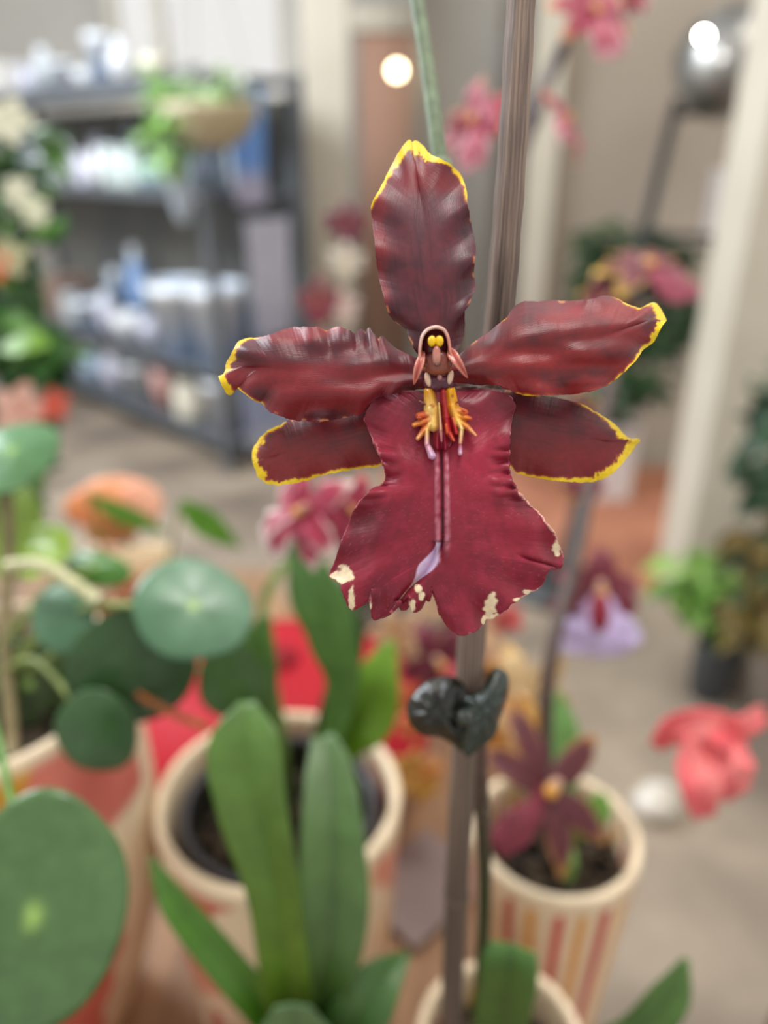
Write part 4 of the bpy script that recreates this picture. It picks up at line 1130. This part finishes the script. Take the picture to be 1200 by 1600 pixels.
leaf('leaf', [P(0, 545, .80), P(40, 535, .79), P(80, 540, .79)], [.01, .040, .004], tp, ('6a9a2a', '7aa83a', '5a8a20'), fold=.1, facing=(0, -.6, 1))

# peach bloom plant beyond the round leaves
bp2 = Vector((-0.265, 0.66, TZ))
e8 = empty('flower_pot', bp2, 'terracotta coloured pot hidden behind the round leaves under the peach bloom', 'plant pot')
mb = MB(); mb.lathe(bp2, pot_profile(.05, .09, .005, .82), lin('b0714c'), seg=60); mb.build('pot_body', M['ceramic'], e8)
bark_disc(bp2 + Vector((0, 0, .075)), .042, e8, seed=17)
be = empty('begonia', bp2 + Vector((0, 0, .075)), 'blurred peach and cream double bloom with thin pointed leaves behind the round-leaved plant', 'flower')
BC = P(182, 800, .66)
s_ = MB(); s_.tube(curve([bp2 + Vector((0, 0, .075)), P(205, 900, .69), BC + FWD * .02], 12), .003, lin('7a8a4a')); s_.build('stem', M['stem'], be)
k6 = .66 / FP
def big_petal(x, y, rx, ry, c0, c1, dz, tilt=0.0):
    mb = MB()
    mb.ell(P(x, y, .66 - dz), rx * k6, ry * k6, 14 * k6, None, ax=RT * cos(tilt) + UP * sin(tilt), ay=UP * cos(tilt) - RT * sin(tilt), n=22, m=14, colf=lambda d: mixc(lin(c0), lin(c1), .5 + .5 * d[0]))
    mb.build('petal', M['flower'], be)
big_petal(190, 780, 66, 36, 'e89a68', 'f0b494', .0, -.08)
big_petal(150, 790, 50, 32, 'e08a50', 'e89a68', .012, .15)
big_petal(215, 790, 38, 34, 'ec9c78', 'f2bca0', .008, -.5)
big_petal(175, 828, 44, 24, 'c08a50', 'd0a068', -.01, .1)
big_petal(215, 880, 60, 28, 'e8cca0', 'f2dcb8', .014, .35)
big_petal(165, 880, 34, 32, 'd8a890', 'e0b498', .004, -.5)
big_petal(200, 908, 34, 20, 'd07860', 'd89880', .006, .1)
leaf('leaf', [P(140, 772, .60), P(175, 795, .60), P(215, 812, .60), P(258, 832, .60)], [.003, .014, .014, .002], be, ('4f8014', '5a8a24', '4a7a14'), fold=.1)
leaf('leaf', [P(282, 785, .60), P(310, 808, .60), P(340, 830, .60), P(375, 856, .60)], [.006, .020, .018, .002], be, ('4f8a14', '5a8a24', '4a7a14'), fold=.1)
for a_, b_ in ((P(140, 772, .60), P(170, 900, .66)), (P(282, 785, .60), P(250, 920, .66))):
    s_ = MB(); s_.tube(curve([bp2 + Vector((0, 0, .075)), b_, a_], 12), .0014, lin('6a8a3a')); s_.build('stem', M['stem'], be)
# lower coral painted pot at the bottom left corner
lc = PZ(150, 1500, TZ + .085)
lc = Vector((-0.118, 0.205, TZ))
make_pot('flower_pot', lc.x, lc.y, .037, TZ + .085, 'small coral red painted pot squeezed below the big left pot', lambda a, r, z: mixc(lin('cc4c46'), lin('e08a6c'), sstep(-.1, .3, nz(cos(a) * 3, sin(a) * 3, z * 20))), wall=.004, taper=.84, seed=19, group=None)

# ------------------------------------------------------------ shelf unit
C0 = Vector((-.66, 3.07, 0)); dA = Vector((-.72, .694, 0)).normalized(); dB = Vector((.69, .72, 0)).normalized()
SL, SD = 2.35, .46
she = empty('shelf_unit', C0, 'dark open metal shelf unit full of blue and white ware at the left', 'shelf')
rzA = math.atan2(dA.y, dA.x)
def at_s(a, b, z): return C0 + dA * a + dB * b + Vector((0, 0, z))
LEV = [0.10, 0.41, 1.10, 1.50]
for k, z in enumerate(LEV):
    mb = MB(); mb.box(at_s(SL / 2, SD / 2, z), SL - .041, SD - .041, .032, (1, 1, 1), rz=rzA); mb.build('shelf_board', M['shelf_metal'], she, smooth=False, bevel=.003)
for (a, b_) in ((0, 0), (SL, 0), (0, SD), (SL, SD)):
    mb = MB(); mb.box(at_s(a, b_, .765), .04, .04, 1.53, (1, 1, 1), rz=rzA); mb.build('post', M['shelf_metal'], she, smooth=False, bevel=.003)
mb = MB(); mb.box(at_s(SL / 2, SD + .012, .80), SL, .008, 1.3, (1, 1, 1), rz=rzA); mb.build('back_panel', mat_two('shelf_back', '5e6264', '75746e', 1.5), she, smooth=False)
mb = MB(); mb.box(at_s(SL / 2, 0, 1.485), SL, .012, .07, (1, 1, 1), rz=rzA); mb.build('edge_strip', M['shelf_metal'], she, smooth=False)

VAS = {'vase': lambda r, h: [(.0001, 0), (r * .6, 0), (r * .95, h * .3), (r, h * .5), (r * .7, h * .78), (r * .38, h * .88), (r * .5, h), (r * .42, h * .99), (r * .3, h * .88), (r * .6, h * .7), (.0001, h * .1)],
       'bowl': lambda r, h: [(.0001, 0), (r * .45, 0), (r * .8, h * .4), (r, h), (r * .95, h * .98), (r * .72, h * .42), (.0001, h * .12)],
       'planter': lambda r, h: [(.0001, 0), (r * .72, 0), (r * .92, h * .82), (r, h * .83), (r * 1.02, h), (r * .92, h * .99), (r * .85, h * .8), (.0001, h * .7)],
       'jar': lambda r, h: [(.0001, 0), (r * .9, 0), (r, h * .06), (r, h * .75), (r * .8, h * .84), (r * .8, h * .88), (r * .9, h * .89), (r * .9, h * .98), (r * .3, h), (.0001, h)],
       'tumbler': lambda r, h: [(.0001, 0), (r * .8, 0), (r, h), (r * .93, h), (r * .74, h * .06), (.0001, h * .06)]}
WORD = {'vase': 'vase', 'bowl': 'bowl', 'planter': 'planter', 'jar': 'lidded jar', 'tumbler': 'cup'}
CN = {'pale blue': 'b4cae0', 'mid blue': '8fb0e0', 'white': 'e0e2e4', 'grey white': 'b8bfc4', 'slate blue': '5c6e86', 'mint white': 'c8d4d0', 'lilac white': 'c8c8d8', 'deep blue': '4a64a0', 'pink': 'c89890', 'cream': 'd8d2c0'}
def ware(kind, a, b, lev, r, h, cn, group, label):
    z = LEV[lev] + .0165
    if lev == 3: z = 1.5165
    base = at_s(a, b, z)
    mb = MB()
    c1 = lin(CN[cn]); c2 = lin('dfe4ea')
    mb.lathe(base, VAS[kind](r, h), None, seg=28, colf=lambda an, rr, zz: c2 if (kind in ('vase', 'planter') and zz > h * .8) else c1)
    o = mb.build(kind if kind != 'jar' else 'lidded_jar', M['glazed'], base=base)
    tag(o, label, WORD[kind].split()[-1], group)
rnd = random.Random(5)
G = ['ware on the bottom shelf', 'blue ware on the middle shelf', 'glassware and jars on the upper shelf', 'ware on top of the shelf unit']
ORD = ['nearest', 'second', 'third', 'fourth', 'fifth', 'sixth', 'seventh', 'eighth', 'ninth', 'tenth', 'eleventh', 'twelfth', 'thirteenth']
LV = ['on the bottom shelf', 'on the middle shelf', 'on the upper shelf', 'atop the shelf unit']
def row(lev, bb, items, rowname):
    for k, (kind, a, r, h, cn) in enumerate(items):
        ware(kind, a, bb, lev, r, h, cn, G[lev], '%s %s %s, %s from the corner in %s row' % (cn, WORD[kind], LV[lev], ORD[k], rowname))
row(2, .10, [('tumbler', .12, .045, .12, 'pale blue'), ('vase', .25, .050, .15, 'pale blue'), ('tumbler', .38, .05, .13, 'grey white'), ('bowl', .52, .065, .10, 'pale blue'), ('jar', .68, .055, .16, 'mint white'), ('jar', .82, .055, .17, 'mint white'),
             ('vase', .98, .05, .16, 'white'), ('jar', 1.12, .05, .14, 'lilac white'), ('vase', 1.28, .05, .21, 'white'), ('tumbler', 1.42, .05, .13, 'mint white'), ('jar', 1.58, .05, .15, 'grey white')], 'front')
row(2, .32, [('jar', .20, .055, .20, 'grey white'), ('vase', .45, .06, .24, 'pale blue'), ('jar', .75, .06, .22, 'slate blue'), ('vase', 1.05, .055, .26, 'slate blue'), ('jar', 1.35, .06, .22, 'lilac white')], 'back')
row(1, .12, [('planter', .17, .125, .34, 'mid blue'), ('planter', .46, .145, .32, 'mid blue'), ('bowl', .73, .07, .12, 'lilac white'), ('bowl', .95, .08, .12, 'white'), ('vase', 1.14, .055, .20, 'lilac white'), ('planter', 1.32, .08, .14, 'mid blue'), ('jar', 1.52, .06, .16, 'grey white')], 'front')
row(1, .34, [('vase', .18, .07, .30, 'pale blue'), ('bowl', .44, .07, .17, 'mint white'), ('planter', .72, .10, .28, 'pale blue'), ('planter', .98, .09, .25, 'slate blue'), ('vase', 1.2, .06, .40, 'mid blue'), ('vase', 1.45, .07, .26, 'slate blue')], 'back')
row(0, .14, [('planter', .20, .10, .24, 'lilac white'), ('jar', .48, .08, .18, 'cream'), ('tumbler', .72, .06, .20, 'pink'), ('planter', .95, .08, .18, 'grey white'), ('vase', 1.2, .07, .22, 'lilac white'), ('vase', 1.45, .07, .22, 'pale blue')], 'front')
row(0, .34, [('vase', .32, .09, .24, 'grey white'), ('planter', .6, .09, .23, 'white'), ('vase', .86, .08, .24, 'mint white'), ('planter', 1.1, .09, .2, 'slate blue'), ('jar', 1.35, .09, .24, 'grey white')], 'back')
row(3, .12, [('bowl', .44, .07, .08, 'cream'), ('vase', .70, .055, .16, 'white'), ('planter', .86, .06, .19, 'mid blue'), ('bowl', 1.02, .06, .07, 'white'), ('planter', 1.20, .065, .11, 'lilac white'), ('vase', 1.40, .06, .18, 'grey white'), ('jar', 1.60, .05, .12, 'lilac white')], 'front')

def box_thing(name, c, s, rz, color, label, cat, group=None, mat='cloth'):
    mb = MB(); mb.box((0, 0, 0), *s, lin(color), rz=rz)
    mb.v = [v + Vector(c) for v in mb.v]
    o = mb.build(name, M[mat], base=c, smooth=False, bevel=.004); tag(o, label, cat, group); return o
def towel(c, wd, h, color, color2, label, name='tea_towel'):
    """hung cloth with soft folds, on the outer side of the shelf"""
    mb = MB(); rows = []; cs = []
    for i in range(21):
        u = i / 20; rw = []; cr = []
        for j in range(25):
            v = j / 24 - .5
            off = .012 * sin(v * 22) * u + .006
            rw.append(Vector(c) + dB * (v * wd * (1 - .1 * u)) + Vector((0, 0, -h * u)) - dA * off); cr.append(mixc(lin(color), lin(color2), sstep(.62, .8, u)))
        rows.append(rw); cs.append(cr)
    mb.grid(rows, cs)
    o = mb.build(name, M['cloth'], base=c, solid=.004); tag(o, label, 'cloth', None)
towel(at_s(-.045, .17, 1.47), .17, .40, '6f9bdc', 'b0b0c8', 'blue cloth with a pale hem hanging on the end of the shelf unit')
towel(at_s(-.045, .24, 1.02), .22, .46, 'b4b6c6', 'a8a8ba', 'pale lilac cloth hanging on the end of the shelf unit below the blue one')
towel(at_s(-.045, .20, .46), .30, .38, '8a93b0', 'a0a4b4', 'greyish blue cloth hanging lowest on the end of the shelf unit')
# pale drop hanging under the front edge of the upper shelf
p = P(282, 292, 2.74)
mb = MB(); mb.lathe(p - Vector((0, 0, .13)), [(.0001, 0), (.018, .01), (.034, .06), (.04, .14), (.046, .22), (.03, .28), (.0001, .29)], lin('aab6c4'), seg=20); dro = mb.build('glass_drop', M['glazed'], base=p)
tag(dro, 'pale drop-shaped ornament hanging in front of the upper shelf edge', 'ornament')
mb = MB(); mb.tube([p + Vector((0, 0, .15)), p + Vector((0, 0, 1.2))], .0015, lin('888888')); mb.build('string', M['metal_black'], dro)

for lev_, a_, w_, h_, c_, t_ in ((1, 1.72, .2, .22, '8a7468', 'brown box on the middle shelf far from the corner post'), (2, 1.85, .18, .2, '9aa0a8', 'grey box at the far end of the upper shelf'), (3, 2.0, .2, .16, 'e8e6e2', 'white box at the far end of the top of the shelf unit')):
    box_thing('storage_box', at_s(a_, .2, (LEV[lev_] + .0165 if lev_ < 3 else 1.5165) + h_ / 2), (w_, .2, h_), rzA, c_, t_, 'box')
# hanging basket with its trailing plant
hb = P(332, 232, 2.6)
hp = empty('hanging_pot', hb, 'beige hanging bowl in front of the shelf unit', 'plant pot')
mb = MB(); mb.lathe(hb, [(.0001, 0), (.06, .0), (.12, .04), (.155, .10), (.165, .135), (.155, .137), (.14, .10), (.10, .04), (.0001, .03)], lin('b4a888'), seg=48); mb.build('pot_body', M['ceramic'], hp)
for k in range(3):
    a = 2 * pi * k / 3 + .5
    mb = MB(); mb.tube([hb + Vector((.158 * cos(a), .158 * sin(a), .133)), hb + Vector((0, 0, .80)), hb + Vector((0, 0, 1.5))], .002, lin('8a8578')); mb.build('cord', M['stem'], hp)
he = empty('trailing_plant', hb + Vector((0, 0, .1)), 'light green trailing plant in the beige hanging bowl', 'plant')
foliage('foliage', he, [(P(275, 150, 2.55), .12, .08, .06), (P(300, 165, 2.5), .10, .08, .05), (P(262, 200, 2.55), .09, .06, .08), (P(345, 140, 2.6), .13, .08, .05), (P(255, 235, 2.6), .06, .05, .09)],
        .075, ['8ab84c', '9ac860', '7aa850', '86a88a', 'a8c890'], 170, seed=9)
foliage('pale_foliage', he, [(P(345, 128, 2.62), .14, .08, .05), (P(370, 150, 2.6), .10, .08, .04)], .06, ['c8ccc0', 'b8bcb0'], 60, seed=19)

# ------------------------------------------------------------ right background
wp = PZ(985, 752, .012); wp.y = 2.86; wp.x = .86
e9 = empty('planter_box', wp, 'white square planter on the terracotta mat before the beige wall', 'planter')
mb = MB(); mb.box(wp + Vector((0, 0, .145)), .21, .21, .29, lin('dcd6d4')); mb.box(wp + Vector((0, 0, .293)), .225, .225, .02, lin('dcd6d4')); mb.build('pot_body', M['ceramic'], e9, smooth=False, bevel=.005)
mb = MB(); mb.box(wp + Vector((0, 0, .3045)), .19, .19, .004, lin('2a2118')); mb.build('soil', M['bark'], e9, smooth=False)
shb = empty('shrub', wp + Vector((0, 0, .30)), 'dark green bushy shrub in the white square planter', 'plant')
s_ = MB(); s_.tube(curve([wp + Vector((0, 0, .30)), wp + Vector((.02, 0, .7)), wp + Vector((0, 0, 1.0))], 10), .014, lin('4a3a2a')); s_.build('trunk', M['stem'], shb)
foliage('foliage', shb, [(P(955, 385, 2.72), .13, .10, .10), (P(985, 420, 2.70), .15, .12, .12), (P(930, 440, 2.72), .10, .10, .10), (P(1030, 400, 2.72), .10, .10, .08), (P(1060, 490, 2.72), .11, .10, .07), (P(1010, 520, 2.72), .14, .12, .09), (P(980, 600, 2.75), .12, .1, .07)],
        .085, ['3c5a36', '2f4a2c', '46643c', '384e34'], 640, seed=4, elong=2.2)

gl = P(1138, 98, 2.42)
lamp = empty('floor_lamp', Vector((gl.x, gl.y, 0)), 'silvery globe lamp on a leaning black metal pole partly hidden by the white pillar', 'lamp')
gmat = mat_col('silvered_glass', rough=0.34, noise_scale=9, noise_amt=.35, color='a8a8a6', metal=.8, bump=.5, bump_scale=22)
mb = MB(); mb.ell(gl, .165, .165, .165, (1, 1, 1), n=48, m=32); mb.build('lamp_globe', gmat, lamp)
top = gl - Vector((0, 0, .16))
s0_ = P(1058, 158, 2.42); d_ = P(1003, 380, 2.42) - s0_; e_ = s0_ + d_ * ((.03 - s0_.z) / d_.z)
mb = MB(); mb.tube([s0_, e_], .017, (1, 1, 1), seg=12); mb.build('pole', M['metal_black'], lamp)
mb = MB(); mb.lathe(Vector((e_.x, e_.y, 0.0125)), [(.0001, 0), (.15, 0), (.15, .015), (.03, .03), (.0001, .03)], (1, 1, 1), seg=40); mb.build('base', M['metal_black'], lamp)
mb = MB(); mb.tube([P(1050, 180, 2.42), top + Vector((0, 0, .03))], .012, (1, 1, 1)); mb.build('collar', M['metal_black'], lamp)
for y_ in (370, 388):
    mb = MB(); mb.tube([P(1002, y_ - 2, 2.42), P(1200, y_ + 4, 2.50)], .012 if y_ == 370 else .008, (1, 1, 1)); mb.build('brace', M['metal_black'], lamp)
mb = MB(); mb.ell(P(1100, 56, 2.16), .012, .010, .010, (1, 1, 1)); mb.build('bulb_or_glint', mat_emit('globe_glint', (1, .97, .9), 120), lamp)['label'] = 'glowing bead added as the highlight of the globe'  # emissive bead put in for the highlight mirrored on the globe
mb = MB(); mb.tube([P(1100, 56, 2.17), P(1110, 62, 2.28)], .006, (1, 1, 1)); mb.build('glint_holder', M['metal_black'], lamp)  # added rod joining the highlight bead to the globe

# lit round lamp before the brown door, hung from a beam
mb = MB(); mb.box((0.1, 4.08, 2.72), 2.2, .10, .12, (1, 1, 1)); struct('trim_5', mb, M['wall_pale'])
pl_ = P(620, 110, 3.55)
pd = empty('pendant_lamp', pl_, 'small glowing round lamp hanging in front of the brown door', 'lamp')
mb = MB(); mb.ell(pl_, .030, .030, .030, (1, 1, 1)); mb.build('bulb_or_glint', mat_emit('warm_bulb', (1, .82, .50), 14), pd)
mb = MB(); mb.tube([pl_ + Vector((0, 0, .028)), Vector((pl_.x, pl_.y, 2.66))], .004, (1, 1, 1)); mb.build('cord', M['metal_black'], pd)
# white notice on the beige wall
pc = P(1140, 318, 2.93)
mb = MB(); mb.box((pc.x + .0, 3.224, pc.z), .12, .004, .24, lin('c8c2c2')); tag(mb.build('paper_notice', M['cloth'], smooth=False), 'blank whitish sheet on the beige wall beside the pillar', 'notice')

# plants standing on the floor at the foot of the pillar
def floor_pot(x, y, r, h, color, label, mat='glazed', cat='plant pot', kind='flower_pot'):
    p = PZ(x, y, 0)
    e = empty(kind, p, label, cat)
    mb = MB(); mb.lathe(p, pot_profile(r, h, .008, .85, .08, inner=.2), lin(color), seg=60); mb.build('pot_body', M[mat], e)
    bark_disc(p + Vector((0, 0, h * .80)), r * .86, e, seed=int(x))
    return p
p = floor_pot(1105, 1085, .052, .16, '33373a', 'glossy dark pot at the foot of the white pillar under the bright green plant', mat='black_plastic')
bg_ = empty('leafy_plant', p + Vector((0, 0, .13)), 'bright green leafy plant in the glossy dark pot by the white pillar', 'plant')
foliage('foliage', bg_, [(P(1085, 880, 2.0), .06, .05, .05), (P(1125, 900, 1.97), .06, .05, .05), (P(1070, 920, 1.97), .05, .05, .03), (P(1110, 930, 1.95), .06, .05, .04), (P(1130, 960, 1.95), .05, .04, .03)], .075, ['8fbc54', '7aa848', 'a0c868', '5a8a38'], 130, seed=7)
s_ = MB(); s_.tube([p + Vector((0, 0, .13)), P(1105, 930, 1.97)], .006, lin('5a6a3a')); s_.build('stem', M['stem'], bg_)
p = floor_pot(1192, 1085, .085, .20, '8c8278', 'round taupe pot cut by the right edge near the white pillar', mat='ceramic')
rg = empty('leafy_plant', p + Vector((0, 0, .17)), 'dark plant with ochre leaves in the round taupe pot at the right edge', 'plant')
foliage('foliage', rg, [(P(1190, 850, 1.75), .06, .05, .09), (P(1210, 900, 1.75), .06, .05, .08), (P(1165, 960, 1.8), .03, .04, .05)], .08, ['7a6a34', '6a5a2c', '8a7444', '3f4a24'], 90, seed=8)
foliage('dark_foliage', rg, [(P(1205, 700, 1.75), .05, .05, .10), (P(1215, 620, 1.75), .05, .05, .09), (P(1195, 760, 1.75), .03, .04, .04)], .08, ['3a5238', '2f4a32', '466248'], 90, seed=18)
s_ = MB(); s_.tube([p + Vector((0, 0, .17)), P(1215, 850, 1.75), P(1220, 640, 1.75)], .006, lin('4a4a3a')); s_.build('stem', M['stem'], rg)
